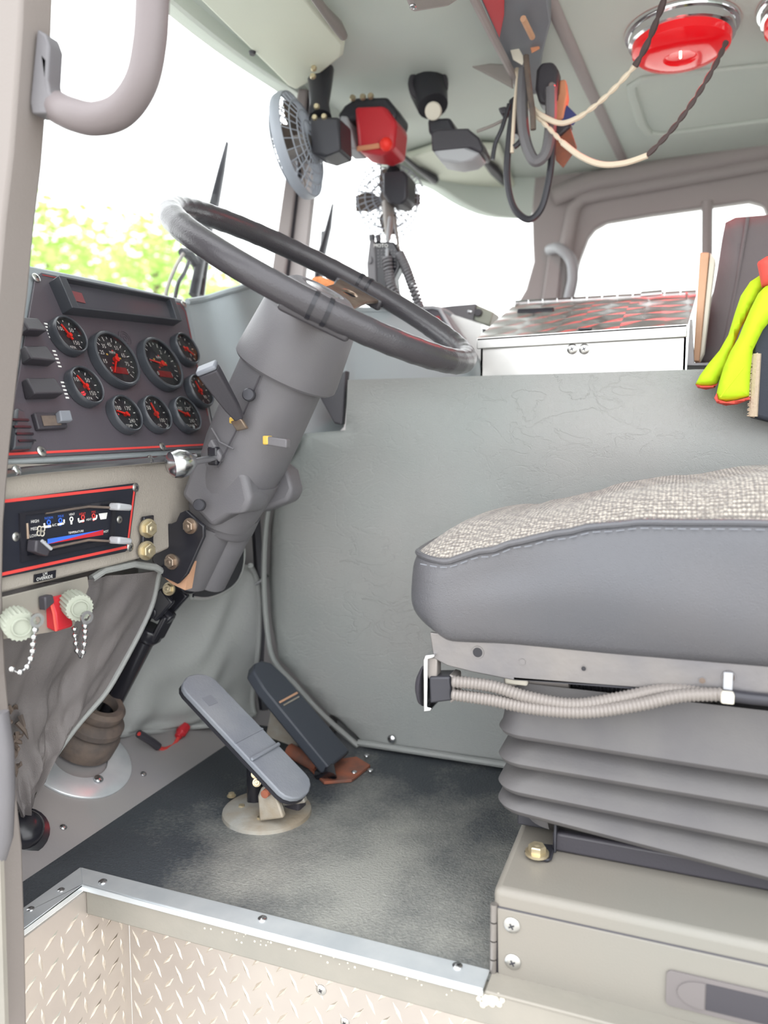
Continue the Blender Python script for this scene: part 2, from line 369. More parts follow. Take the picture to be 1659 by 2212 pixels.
# shared small hardware meshes (z up)
hexbolt = MB(); hexbolt.lathe((0, 0, 0), (0, 0, 1), [(.0135, 0), (.0135, .003), (.010, .0036)], 20); hexbolt.lathe((0, 0, .0036), (0, 0, 1), [(.0100, 0), (.0100, .006), (.0088, .0072)], 6); hexbolt.lathe((0, 0, .0108), (0, 0, 1), [(.004, 0), (.003, .0006)], 10)
ME_BOLT_B = pmesh('hex_bolt_brass', hexbolt, 'bolt_brass'); ME_BOLT_S = pmesh('hex_bolt_steel', hexbolt, 'bolt_steel')
rv = MB().lathe((0, 0, 0), (0, 0, 1), [(.0055, 0), (.0052, .0012), (.0035, .0024), (.0001, .0028)], 14)
ME_RIVET = pmesh('dome_rivet', rv, 'dull_chrome')
sc_ = MB().lathe((0, 0, 0), (0, 0, 1), [(.010, 0), (.0098, .0015), (.0075, .003), (.0045, .0038), (.0001, .004)], 20)
nsc = len(sc_.f); sc_.box((0, 0, .0040), (.0075, .0018, .0008)); sc_.box((0, 0, .00405), (.0018, .0075, .0008))
ME_SCREW = pmesh('cross_screw', sc_, 'aluminium_bright'); ME_SCREW.materials.append(MATS['dark_steel'])
for p_ in ME_SCREW.polygons:
    if p_.index >= nsc: p_.material_index = 1
def screw(parent, pos, n, s=1.0, name='screw'): return inst(name, ME_SCREW, parent, pos, n, s, .5)

# ------------------------------------------------------------------ the setting
YS = .873; YC = 1.452; YP = 2.6; ZC = 1.5
struct('floor', MB().prism([(-.89, .74, 0), (-.83, .74, 0), (-.83, .86, 0), (1.0, .86, 0), (1.0, YP, 0), (-.89, YP, 0)], (0, 0, -.012)), 'floor_mat', 'dark pebbled rubber cab floor mat worn pale in the middle')
struct('ground', MB().cube((-60, -60, -1.0), (60, 60, -.95)), 'concrete', 'pale concrete ground outside the cab')
# aluminium sill trims with bent lip
t1 = MB(); t1.prism([(-.829, YS, .001), (-.792, .836, .001), (-.196, .836, .001), (-.196, YS, .001)], (0, 0, .003)); t1.prism([(-.792, .836, .004), (-.196, .836, .004), (-.196, .836, -.006), (-.792, .836, -.006)], (0, .003, 0))
o = struct('trim_1', t1, 'aluminium', 'brushed aluminium sill trim along the floor edge below the pedals', bevel=.0015)
for p in ((222, 1905), (567, 1985), (988, 2087)): inst('rivet', ME_RIVET, o, AZ(*p, .004), (0, 0, 1), 1.2)
t2 = MB(); t2.prism([(-.829, .72, .001), (-.792, .72, .001), (-.792, .836, .001), (-.829, YS, .001)], (0, 0, .003)); t2.prism([(-.792, .70, .004), (-.792, .836, .004), (-.792, .836, -.006), (-.792, .70, -.006)], (-.003, 0, 0))
o = struct('trim_2', t2, 'aluminium', 'short aluminium sill trim mitred at the front corner of step well', bevel=.0015)
for p in ((132, 1923), (66, 1964)): inst('rivet', ME_RIVET, o, AZ(*p, .004), (0, 0, 1), 1.0)
sb = MB(); sb.prism([(-.790, .840, -.003), (1.0, .840, -.003), (1.0, .840, -.043), (-.790, .840, -.043)], (0, .10, 0))
o = struct('wall_sill', sb, 'sill_paint', 'grey painted steel sill band with chipped edge above the diamond plate', bevel=.002)
build('sill_ledge', MB().cube((-.194, .838, -.003), (1.0, .8755, .0012)), 'sill_paint', o, bevel=.0015)
ck = MB()
for i in range(60):
    p = AY(1040 + random.gauss(20, 13), 2157 + random.gauss(4, 6), .840); ck.ball(p, random.uniform(.001, .004), 6, (1, .5, 1))
for i in range(46):
    x = random.uniform(440, 1000); p = AY(x, 1998 + (x - 440) * .243 + random.gauss(6, 7), .8396); ck.ball(p, random.uniform(.0006, .0017), 6, (1, .4, 1))
build('dried_caulk', ck, 'paper', o, kind='stuff')
def diamond(name, o0, du, dv, nrm, U, W, label, rot0):
    mb = MB(); o0 = V(o0); du = V(du); dv = V(dv); nrm = V(nrm)
    mb.prism([o0, o0 + du * U, o0 + du * U + dv * W, o0 + dv * W], -nrm * .004)
    base = struct(name, mb, 'plate_alu', label)
    lm = MB(); q = .040
    for ty in (0, 1):
        for i in range(int(U / q) + 1):
            for j in range(int(W / q) + 1):
                u = (i + .3 + .5 * ty) * q; v = (j + .3 + .5 * ty) * q
                if u > U - .012 or v > W - .014 or u < .012 or v < .014: continue
                th = rot0 + math.radians(62 if ty == 0 else -50); c = o0 + du * u + dv * v
                a1 = du * math.cos(th) + dv * math.sin(th); b1 = -du * math.sin(th) + dv * math.cos(th); L = .0155; B = .0034
                lm.add([c - a1 * L, c - b1 * B, c + a1 * L, c + b1 * B, c - a1 * L * .55 + nrm * .0018, c + a1 * L * .55 + nrm * .0018],
                       [(0, 1, 5, 4), (1, 2, 5), (2, 3, 4, 5), (3, 0, 4)])
    build('tread_lugs', lm, 'lug_alu', base, kind='stuff', smooth=0)
    return base
r1 = diamond('wall_step', (-.789, .93, -.043), (1, 0, 0), (0, 0, -1), (0, -1, 0), 1.6, .62, 'diamond tread plate on the riser under the sill', 0)
r2 = diamond('wall_step_front', (-.790, .70, -.008), (0, 1, 0), (0, 0, -1), (1, 0, 0), .23, .62, 'diamond tread plate on the front end of the step well', .35)
for p in ((268, 2020), (694, 2138)): screw(r1, AY(*p, .93), (0, -1, 0), .8)
screw(r1, AY(745, 2208, .93), (0, -1, 0), .7)

# front pillar / door jamb at the near left
edge = [(118, -60), (112, 100), (100, 260), (92, 360), (75, 500), (62, 640), (42, 800), (22, 985), (10, 1130), (7, 1280), (14, 1450), (24, 1560), (40, 1740), (50, 1830), (55, 2000), (60, 2260)]
pe = [AY(x, y, .72) for x, y in edge]
jm = MB().prism(pe + [V((-1.10, .72, pe[-1].z)), V((-1.10, .72, pe[0].z))], (0, -.045, 0))
o = struct('wall_left', jm, 'pillar_paint', 'grey painted front door pillar at the left edge', bevel=.004)
build('door_seal', MB().tube([AY(-6, 1540, .668), AY(6, 1620, .668), AY(8, 1720, .668), AY(4, 1810, .668), AY(-8, 1850, .668)], .013, 10), 'column_plastic', o)
build('pillar_strip', MB().prism([AY(-60, 1800, .668), AY(8, 1830, .668), AY(20, 2240, .668), AY(-60, 2240, .668)], (0, -.006, 0)), 'sill_paint', o)

# ceiling with front edge following the curved windscreen
FE = [(.80, -.915), (1.26, -.914), (1.5, -.905), (1.74, -.873), (2.0, -.845), (2.27, -.80), (2.45, -.72), (2.55, -.60), (2.6, -.47)]   # Y, X
fe = spline([V((x, y, 0)) for y, x in FE], 5)
cl = MB().prism([V((p.x, p.y, ZC)) for p in fe] + [V((1.0, YP, ZC)), V((1.0, .80, ZC))], (0, 0, .03))
ceil = struct('ceiling', cl, 'headliner', 'grey green padded headliner ceiling')
# header rail around the top of the windscreen
hz = lambda y: sint(y, [(1.8, 1.478), (2.42, 1.455), (2.6, 1.375)])
hd = MB()
vs = []; fs = []
for p in fe:
    vs += [V((p.x, p.y, ZC)), V((p.x - .01, p.y, hz(p.y))), V((p.x - .05, p.y, hz(p.y))), V((p.x - .05, p.y, ZC))]
for i in range(len(fe) - 1):
    for k in range(4): fs.append((i * 4 + k, i * 4 + (k + 1) % 4, i * 4 + 4 + (k + 1) % 4, i * 4 + 4 + k))
hd.add(vs, fs); struct('trim_3', hd, 'headliner', 'grey header rail along the top of the windscreen')
# ceiling ribs, recessed panel outline
def zstrip(pts, wd, h, m, nm, kind='structure', label=None):
    q = [AZ(x, y, ZC - .002) for x, y in pts]; b = MB()
    b.tube(q, wd, 8, flat=h / wd, ref=(0, 0, 1)); return q, b
o = struct('trim_4', zstrip([(1150, -90), (1210, 50), (1270, 185), (1345, 345)], .014, .006, '', '')[1], 'mauve_trim', 'seam strip running across the headliner')
for p in ((1215, 70), (1252, 150), (1312, 295)): inst('screw', ME_RIVET, o, AZ(p[0] + 6, p[1], ZC - .001), (0, 0, -1), 1.3)
struct('trim_5', zstrip([(1700, 138), (1500, 158), (1385, 172), (1364, 186), (1366, 205), (1388, 270), (1402, 288), (1430, 290), (1700, 255)], .012, .007, '', '')[1], 'headliner', 'raised panel outline on the headliner behind the red lamp')

# passenger side wall with door window
wo = [(1148, 440), (1150, 520), (1152, 565), (1135, 625), (1100, 685), (1060, 735), (1035, 800), (1020, 900)]
wl = [AY(x, y, YP) for x, y in wo]
outer = [V((wl[0].x, YP, 1.55))] + wl + [V((wl[-1].x, YP, -.01)), V((1.0, YP, -.01)), V((1.0, YP, 1.55))]
ih = [(1232, 640), (1252, 560), (1270, 512), (1285, 492), (1310, 478), (1400, 463), (1520, 446), (1620, 432), (1650, 440), (1662, 470), (1665, 560), (1665, 700), (1665, 860), (1180, 860)]
inner = [AY(x, y, YP) for x, y in ih]
wr = struct('wall_right', MB().holed([outer, inner], (0, .05, 0)), 'mauve_trim', 'grey passenger door wall with a rounded window', bevel=.006)
fr = MB().tube([AY(x, y, YP - .01) for x, y in [(1175, 800), (1205, 640), (1225, 520), (1238, 450), (1258, 428), (1300, 418), (1659, 352), (1900, 310)]], .022, 10, flat=.6, ref=(0, 1, 0))
struct('trim_6', fr, 'mauve_trim', 'padded frame around the passenger door opening')
fr = MB().tube([AY(x, y, YP - .02) for x, y in [(1195, 425), (1270, 394), (1659, 322), (1900, 276)]], .03, 10, flat=.7, ref=(0, 1, 0))
struct('trim_7', fr, 'mauve_trim', 'rounded cant rail between headliner and passenger door')
struct('window_1', MB().prism([p + V((0, .02, 0)) for p in inner], (0, .004, 0)), 'glass', 'passenger door window glass')
struct('trim_8', MB().tube([AY(1528, 435, YP), AY(1526, 700, YP)], .016, 8), 'mauve_trim', 'upright divider bar in the passenger door window')
# windscreen panes and centre post
def ws(y0, y1, n=14):
    pts = [p for p in spline([V((x, y, 0)) for y, x in FE], 12) if y0 <= p.y <= y1]
    return pts
for i, (a, b, lb) in enumerate(((.84, 1.70, 'driver side windscreen glass'), (1.80, 2.59, 'curved passenger side windscreen glass'))):
    ps = ws(a, b); vs = []; fs = []
    for p in ps: vs += [V((p.x - .02, p.y, hz(p.y) + .005)), V((p.x - .13 + .11 * max(0, (p.y - 2.2) / .4), p.y, .90))]
    fs = [(2 * k, 2 * k + 1, 2 * k + 3, 2 * k + 2) for k in range(len(ps) - 1)]
    struct('window_%d' % (i + 2), MB().add(vs, fs), 'glass', lb, recalc=False)
pb = [AY(583, 610, 1.70), AY(613, 610, 1.72), AY(622, 610, 1.74), AY(655, 610, 1.74)]
pt = [AY(644, 190, 1.70), AY(664, 190, 1.72), AY(670, 190, 1.74), AY(700, 190, 1.74)]
pm = MB()
for a, b in ((0, 1), (2, 3)): pm.prism([pb[a], pb[b], pt[b], pt[a]], (-.01, .035, 0))
o = struct('trim_9', pm, 'mauve_trim', 'grey centre post dividing the windscreen', bevel=.004)
build('rubber_gasket', MB().prism([pb[1] + V((-.004, .01, 0)), pb[2] + V((.004, .01, 0)), pt[2] + V((.004, .01, 0)), pt[1] + V((-.004, .01, 0))], (0, .02, 0)), 'black_plastic', o)
# firewall, toe board
struct('wall_front', MB().cube((-1.16, .80, -.05), (-1.10, YP, .93)), 'toe_paint', 'painted firewall behind the hanging vinyl skirts')
struct('wall_tunnel', MB().cube((-1.10, 1.49, -.05), (-.70, 1.53, .60)), 'toe_paint', 'side of the engine tunnel beside the pedals')
struct('wall_back', MB().cube((1.0, .80, -.05), (1.04, YP, 1.53)), 'headliner', 'rear wall of the cab')
TN = V((.5, 0, .866)).normalized(); TP = V((-.887, 1, .002)); TD = V((-.866, 0, .5)).normalized()
tb = MB(); q0 = V((-.885, .73, 0)); q1 = V((-.885, 1.5, 0)); tb.prism([q0, q1, q1 + TD * .25, q0 + TD * .25], -TN * .004)
toe = struct('wall_toe_board', tb, 'toe_paint', 'sloping grey metal toe board in front of the pedals')
for p in ((310, 1672), (137, 1787)): inst('rivet', ME_RIVET, toe, AP(*p, TP, TN), TN, 1.1)

# ------------------------------------------------------------------ engine cover
ecp = [(742, 819), (737, 929), (648, 936), (612, 1000), (588, 1070), (575, 1140), (571, 1250), (577, 1350), (592, 1425), (640, 1480), (700, 1545), (775, 1612)]
ec = [(AY(x, y, YC).x, AY(x, y, YC).z) for x, y in ecp]
ec[-1] = (ec[-1][0], .004)
outl = ec + [(.95, .004), (.95, .773)]
outl = [(u, v) for u, v in outl]
def ecd(u, v):
    lean = -.030 * max(0, (v - .63) / .14) ** 1.6 if v > .63 else -.006 * math.sin(max(0, v - .55) / .08 * PI) * 0
    return lean + .006 * math.exp(-((v - .64) / .05) ** 2) * min(1, max(0, (u + .5) / .4)) + wob(u * 1.2, v * 1.3, .0035, .7) + .004 * math.sin(9 * v + 3 * u)
cov = thing('engine_cover', (0, 1.85, 0), 'large grey padded vinyl engine cover between the seats', 'engine cover')
body = build('padded_cover', puffy(outl, lambda u, v, w_: (u, YC + .022 - w_, v), .022, .03, ecd, .75, skip=(11, 12)), 'cover_vinyl', cov, smooth=60)
build('top_panel', MB().cube((-.60, YC + .03, .745), (.95, 2.2, .771)), 'cover_vinyl', cov, bevel=.01)
pp = [V((u, YC - .002, v)) for u, v in ec]
build('piping', MB().tube(spline(pp[:1], 1) + pp[0:3], .0055, 8), 'cover_vinyl', cov)
build('piping', MB().tube(spline(pp[2:], 4), .006, 8), 'cover_vinyl', cov)
build('piping', MB().tube([V((ec[-1][0], YC - .002, .012)), V((-.30, YC - .004, .013)), V((.9, YC - .004, .013))], .007, 8), 'cover_vinyl', cov)
inst('snap_stud', ME_RIVET, cov, AY(846, 1597, YC - .002), (0, -1, 0), 1.7)

# ------------------------------------------------------------------ vinyl skirts under the dash
def patch(L, R, n=10):   # L, R: lists of points (top to bottom) -> smooth grid function
    a = spline(L, 8); b = spline(R, 8)
    def at(c, t): x = t * (len(c) - 1); i = min(int(x), len(c) - 2); return c[i].lerp(c[i + 1], x - i)
    return lambda s, t: at(a, t).lerp(at(b, t), s)
f = patch([AX(300, 1175, -.99), AX(290, 1300, -1.01), AX(215, 1450, -1.02), AX(200, 1560, -1.02), AX(205, 1588, -1.02)],
          [AX(545, 1222, -.86), AX(556, 1260, -.87), AX(553, 1400, -.875), AX(550, 1500, -.88), AX(548, 1543, -.88)])
def fs1(s, t):
    p = f(s, t); d = .009 * math.sin(10 * s * s + 5 * t + 2 * math.sin(4 * t)) * math.sin(PI * s) + .007 * math.sin(26 * s + 8 * t * t + 3 * math.sin(5 * s)) * math.sin(PI * s) * t + .004 * math.sin(30 * t + 14 * s + 2 * math.sin(9 * s)) * math.sin(PI * s) + .006 * math.sin(9 * t + 4 * s)
    return p + V((d, 0, -.012 * math.sin(PI * s) * t))
sk = thing('hanging_vinyl_skirt', AX(400, 1560, -.92), 'light grey wrinkled vinyl skirt hanging behind the brake pedal', 'vinyl skirt')
build('sheet', MB().grid(fs1, 40, 40, (-.006, 0, 0)), 'skirt_vinyl', sk, smooth=70)
oq = [AX(x, y, -.845) for x, y in ((425, 1180), (500, 1165), (524, 1180), (522, 1225), (508, 1258), (480, 1280), (445, 1292), (415, 1290))]
op = build('opening_shade', MB().prism(oq, (.004, 0, 0)), 'black_gloss', sk); build('opening_hem', MB().tube(spline(oq[1:], 4), .005, 8), 'skirt_vinyl', op)  # black sheet painting the shade inside the cutout around the column
build('hem', MB().tube([fs1(i / 24, 1) for i in range(25)], .006, 8), 'skirt_vinyl', sk)
build('hem', MB().tube([fs1(1, i / 24) for i in range(25)], .0065, 8), 'skirt_vinyl', sk)
f2 = patch([AX(-40, 1275, -.815), AX(-30, 1400, -.84), AX(-20, 1550, -.90), AX(20, 1690, -.925), AX(45, 1765, -.93)],
           [AX(345, 1232, -.83), AX(330, 1320, -.855), AX(240, 1470, -.895), AX(165, 1565, -.92), AX(58, 1735, -.93)])
def fs2(s, t):
    p = f2(s, t); d = .010 * math.sin(16 * s + 4 * t) * math.sin(PI * s) + .006 * math.sin(40 * s - 15 * t) * t * math.sin(PI * s) + .007 * math.sin(8 * t + 3 * s) + .0035 * math.sin(30 * t + 22 * s + 3 * math.sin(7 * s)) * math.sin(PI * s) + .0025 * math.sin(55 * s + 20 * t) * math.sin(PI * s)
    return p + V((d, 0, 0))
sk2 = thing('kick_skirt', AX(60, 1740, -.93), 'dark grey brown vinyl flap draped left of the steering shaft', 'vinyl skirt')
build('sheet', MB().grid(fs2, 36, 36, (-.006, 0, 0)), 'skirt_brown', sk2, smooth=70)
build('hem', MB().tube([fs2(1, i / 30) for i in range(31)], .005, 8), 'skirt_vinyl', sk2)
build('hem', MB().tube([AX(198, 1250, -.815), AX(225, 1232, -.812), AX(290, 1218, -.812), AX(335, 1225, -.815), AX(360, 1240, -.82)], .006, 8), 'skirt_vinyl', sk2)
tm = MB()
for i in range(26):
    x = random.uniform(4, 44); y = random.uniform(1525, 1660); p = AX(x, y, -.905); q = p + V((random.gauss(.004, .004), random.gauss(0, .006), random.gauss(-.012, .012)))
    tm.tube([p, p.lerp(q, .5) + V((.004, 0, 0)), q], [.0045, .003, .0008], 6)
build('torn_foam', tm, 'boot_rubber', sk2, kind='stuff')
bl = MB(); bc = AP(48, 1800, TP, TN); bl.lathe(bc, TN + V((.2, -.3, 0)), [(.040, 0), (.040, .006), (.030, .008), (.029, .02), (.022, .03), (.012, .033)], 24)
build('floor_switch_boot', bl, 'black_gloss', None, 'black rubber dome on the toe board beside the door pillar', 'switch boot')

# ------------------------------------------------------------------ red lead and connectors under the skirt
def wire(name, pts, r, m, label, cat, **k): return build(name, MB().tube(spline(pts, 8), r, 8), m, None, label, cat, **k)
rw = thing('red_wire', AX(370, 1620, -.95), 'red cable with a red plug hanging below the grey skirt', 'wire')
build('cable', MB().tube(spline([AX(300, 1585, -.955), AX(330, 1605, -.95), AX(352, 1618, -.945), AX(375, 1608, -.945), AX(388, 1590, -.945)], 6), .004, 8), 'red_line', rw)
c0 = AX(384, 1592, -.945); c1 = AX(402, 1568, -.945); build('plug', MB().tube([c0, c0.lerp(c1, .3), c0.lerp(c1, .35), c1], [.008, .009, .012, .011], 8), 'red_plastic', rw, bevel=.001)
build('black_sleeve', MB().tube([AX(300, 1585, -.956), AX(325, 1600, -.951), AX(342, 1613, -.947)], .008, 8), 'black_plastic', rw)
wire('red_wire', [AX(440, 1555, -.95), AX(458, 1575, -.94), AX(480, 1590, -.93), AX(505, 1593, -.92)], .0045, 'red_line', 'short red wire looping behind the brake pedal arm', 'wire')
wire('red_wire', [AX(556, 1560, -.9), AX(570, 1545, -.9), AX(585, 1530, -.9)], .003, 'red_line', 'thin red wire between the brake and accelerator pedals', 'wire')

# ------------------------------------------------------------------ dashboard
GB = AX(20, 995, -.8); GR = AX(470, 975, -.8); GT = AX(70, 575, -.93)
GN = (GR - GB).cross(GT - GB).normalized()
if GN.x < 0: GN = -GN
def G(x, y, h=0.0): return AP(x, y, GB, GN) + GN * h
gx = (G(300, 800) - G(200, 800)); gy = (GN.cross(gx)).normalized()
# true in-plane axes: gxx runs to the right along the panel, gyy up the panel
gxx = V((0, 1, 0)); gxx = (gxx - GN * gxx.dot(GN)).normalized(); gyy = GN.cross(gxx).normalized()
if gyy.z < 0: gyy = -gyy
dash = thing('dashboard', (-.9, 1.1, .42), 'grey textured driver dashboard body with sloping top', 'dashboard')
ld = MB(); zb = .475
ldp = [AX(-30, 1290, -.8), AX(195, 1235, -.8), AX(300, 1208, -.8), AX(345, 1195, -.8), AX(420, 1160, -.8), AX(480, 1000, -.8), AX(-30, 1003, -.8)]
build('lower_panel', MB().prism(ldp, (-.12, 0, 0)), 'dash_paint', dash, bevel=.006, seg=3)
gp = [G(-10, 1000), G(476, 978), G(470, 955), G(412, 655), G(395, 643), G(240, 606), G(75, 572), G(40, 565)]
build('gauge_backing', MB().prism([p - GN * .003 for p in gp], -GN * .09), 'dash_vinyl', dash, bevel=.004)
build('edge_strip', MB().tube([AX(-20, 1028, -.792), AX(60, 1017, -.792), AX(300, 996, -.792), AX(420, 986, -.792)], .006, 8), 'dull_chrome', dash)
for p in ((36, 1016), (325, 992)): inst('rivet', ME_RIVET, dash, AX(p[0], p[1], -.790), (1, 0, .4), 1.3)
# wrapped dash pad to the right of the gauges, running over behind the wheel
cols = [([G(408, 650, -.004), G(430, 760, -.004), G(476, 965, -.004)]), ([AX(445, 645, -.93), AX(480, 780, -.88), AX(530, 960, -.83)]), ([AY(505, 627, 1.42), AY(545, 760, 1.42), AY(600, 960, 1.42)]),
        ([AY(560, 616, 1.52), AY(600, 760, 1.50), AY(650, 950, 1.48)]), ([AY(680, 640, 1.62), AY(700, 740, 1.60), AY(735, 930, 1.56)]), ([AY(760, 668, 1.68), AY(770, 730, 1.66), AY(775, 880, 1.60)]),
        ([AY(880, 668, 1.74), AY(890, 730, 1.70), AY(890, 880, 1.62)]), ([AY(960, 672, 1.78), AY(990, 740, 1.73), AY(1010, 880, 1.64)]), ([AY(1010, 720, 1.86), AY(1035, 770, 1.80), AY(1040, 880, 1.70)])]
rows = [spline([c[k] for c in cols], 5) for k in range(3)]
for r_ in rows[2:]:
    for i_, p_ in enumerate(r_):
        if i_ > 21: p_.z = max(p_.z, .777)
def dp(s, t):
    x = s * (len(rows[0]) - 1); i = min(int(x), len(rows[0]) - 2); fq = x - i
    a, b, c = [r[i].lerp(r[i + 1], fq) for r in rows]
    return a.lerp(b, t * 2) if t < .5 else b.lerp(c, t * 2 - 1)
pad = thing('dash_pad', (-.7, 1.6, .6), 'grey vinyl dash pad wrapping from the gauges behind the steering wheel', 'dashboard')
build('face', MB().grid(dp, 48, 16, (-.02, .01, 0)), 'dash_vinyl', pad, smooth=60)
build('top', MB().grid(lambda s, t: rows[0][0].lerp(rows[0][0], 0) * 0 + dp(s, 0) + V((-.10 * t - .14 * t * s, .02 * t + .35 * t * s, -.004 * t)), 40, 6, (0, 0, -.02)), 'dash_vinyl', pad, smooth=60)
build('piping', MB().tube([dp(i / 60, 0) for i in range(61)], .007, 8), 'dash_vinyl', pad)
build('defroster_ledge', MB().cube((-1.10, .80, .86), (-.96, 1.5, .905)), 'dash_vinyl', dash, bevel=.01)
tri = MB().prism([AY(735, 805, 1.50), AY(748, 800, 1.50), AY(738, 918, 1.47), AY(722, 915, 1.47), AY(690, 858, 1.50)], (0, .02, 0))
build('dark_gusset', tri, 'black_plastic', pad, bevel=.003)

# ------------------------------------------------------------------ instrument panel
ip = thing('instrument_panel', GB, 'black instrument panel with red border and nine round gauges', 'instrument panel')
pl = [G(2, 992), G(462, 968), G(455, 930), G(400, 672), G(388, 653), G(86, 590), G(74, 600), G(40, 800)]
build('face_plate', MB().prism([p - GN * .001 for p in pl], GN * .004), 'panel_black', ip, bevel=.001)
def strip(pts, wd, m, parent, h=.0036, name='border_line', fn=None):
    q = [(fn or G)(x, y, h) for x, y in pts]; b = MB(); n_ = GN if fn is None else V((1, 0, 0))
    for a, c in zip(q, q[1:]):
        s_ = (c - a).normalized().cross(n_) * (wd / 2); b.add([a + s_, c + s_, c - s_, a - s_], [(0, 1, 2, 3)])
    return build(name, b, m, parent, smooth=0, recalc=False)
strip([(2, 984), (460, 961)], .0035, 'red_line', ip)
strip([(88, 596), (386, 659), (398, 676), (446, 900)], .0018, 'red_dark', ip)
for p in ((74, 603), (394, 659), (85, 978), (347, 967)): inst('screw', ME_SCREW, ip, G(*p, .004), GN, .75, .5)
mat('faint_red', (128, 72, 76), .5)
# warning light display
dsp = [(102, 612), (357, 658), (373, 706), (132, 681)]
d4 = [G(*p, .003) for p in dsp]; d4t = [p + GN * .022 for p in d4]
dw = MB(); ring = lambda pts, k: [(sum(pts, V()) / 4).lerp(p, k) for p in pts]
inn = [d4t[0].lerp(d4t[2], .055), d4t[1].lerp(d4t[3], .055), d4t[2].lerp(d4t[0], .055), d4t[3].lerp(d4t[1], .055)]
inb = [p - GN * .012 for p in inn]
dw.add(d4 + d4t + inn + inb, [(i, (i + 1) % 4, 4 + (i + 1) % 4, 4 + i) for i in range(4)] + [(4 + i, 4 + (i + 1) % 4, 8 + (i + 1) % 4, 8 + i) for i in range(4)] + [(8 + i, 8 + (i + 1) % 4, 12 + (i + 1) % 4, 12 + i) for i in range(4)])
dd = build('warning_display_frame', dw, 'bezel_black', ip, bevel=.002)
build('display_window', MB().add(inb, [(0, 1, 2, 3)]), 'screen', dd, smooth=0)
a_ = inb[0].lerp(inb[3], .3).lerp(inb[1], .03); build('lit_segment', MB().box(a_ + gxx * .012 + GN * .001 - gyy * .008, (.03, .018, .001), (gxx, gyy, GN)), 'faint_red', dd)
# gauges
def gauge(cx, cy, rp, nums, big, ang, unit):
    c = G(cx, cy, .004); dep = (c - CAM).dot(FW); r = rp / FPX * dep / .95
    b = MB(); b.lathe(c, GN, [(r, 0), (r, .009), (r * .97, .014), (r * .92, .0155), (r * .88, .0145), (r * .86, .011), (r * .86, .006)], 36, cap=False, ref=(0, 1, 0))
    gb = build('gauge', b, 'bezel_black', ip)
    build('dial', MB().lathe(c, GN, [(r * .87, .0065), (.0001, .0066)], 36, cap=False), 'dial_black', gb, smooth=0)
    R = r * .84; tk = MB(); nn = len(nums); A0, A1 = math.radians(225), math.radians(-45)
    tot = 18 if big else 10
    for k in range(tot + 1):
        t = A0 + (A1 - A0) * k / tot; d_ = gxx * math.cos(t) + gyy * math.sin(t); s_ = GN.cross(d_); mj = (k % 2 == 0); l0 = .80 if mj else .88; wd = R * (.018 if big else .03)
        p0 = c + GN * .0072 + d_ * R * l0; p1 = c + GN * .0072 + d_ * R * .98; tk.add([p0 - s_ * wd, p1 - s_ * wd, p1 + s_ * wd, p0 + s_ * wd], [(0, 1, 2, 3)])
    build('tick_marks', tk, 'white_print', gb, smooth=0, recalc=False)
    for k, s_ in enumerate(nums):
        if not s_: continue
        t = A0 + (A1 - A0) * k / (nn - 1); d_ = gxx * math.cos(t) + gyy * math.sin(t)
        text(s_, c + GN * .0070 + d_ * R * (.64 if big else .56), gxx, gyy, R * (.24 if big else .36), 'white_print', gb, 'numeral')
    text(unit, c + GN * .0070 + gyy * R * (.30 if big else -.72), gxx, gyy, R * (.17 if big else .24), 'white_print', gb, 'unit_text')
    if big:
        build('odometer_window', MB().box(c + GN * .007 - gyy * R * .45 + gxx * R * .02, (R * .85, R * .28, .0015), (gxx, gyy, GN)), 'red_dark', gb)
        for k in range(4):
            t = math.radians(60 + 0 + 80 * k - 60); q = c + GN * .0065 + (gxx * math.cos(t) * .35 + gyy * (.1 + math.sin(t) * .3)) * R; build('tell_tale', MB().box(q, (R * .09, R * .07, .001), (gxx, gyy, GN)), 'red_line' if k % 2 else 'yellow_plastic', gb)
    t = math.radians(ang); d_ = gxx * math.cos(t) + gyy * math.sin(t); s_ = GN.cross(d_); q = c + GN * .0085
    nd = MB(); wd = R * (.045 if big else .07); nd.prism([q - d_ * R * .28 - s_ * wd, q + d_ * R * .72 - s_ * wd * .45, q + d_ * R * .72 + s_ * wd * .45, q - d_ * R * .28 + s_ * wd], GN * .002); nd.lathe(q, GN, [(R * .12, -.003), (R * .12, .004)], 14)
    build('needle', nd, 'red_needle', gb)
    build('glass', MB().lathe(c, GN, [(r * .87, .0128), (r * .5, .0142), (.0001, .0146)], 36, cap=False), 'gauge_glass', gb)
    return gb
sm = ['0', '50', '100', '150']
gauge(137, 733, 43, ['', '100', '50', '150'], 0, 118, 'KPA')
gauge(238, 784, 63, ['5', '15', '25', '35', '45', '55', '65', '75', '85'], 1, 236, 'MPH')
gauge(338, 793, 59, ['0', '1', '', '2', '', '3'], 1, 172, 'RPM')
gauge(391, 761, 36, ['', 'E', '', 'F'], 0, -30, 'FUEL')
gauge(172, 842, 44, ['', '100', '50', '150'], 0, 122, 'KPA')
gauge(421, 851, 37, ['', '0', '', '90'], 0, 100, 'C')
gauge(259, 902, 42, ['', '100', '170', '240'], 0, 165, 'TEMP')
gauge(325, 901, 41, ['', '50', '', '100'], 0, 100, 'OIL')
gauge(391, 902, 40, ['', '100', '170', '240'], 0, 160, 'TRANS')
# faint round buzzer grille
gl = MB()
for r in (.005, .010, .015): gl.lathe(G(267, 733, .003), GN, [(r, .0), (r, .0012), (r - .0018, .0012), (r - .0018, 0)], 24, cap=False)
build('buzzer_grille', gl, 'panel_black', ip)
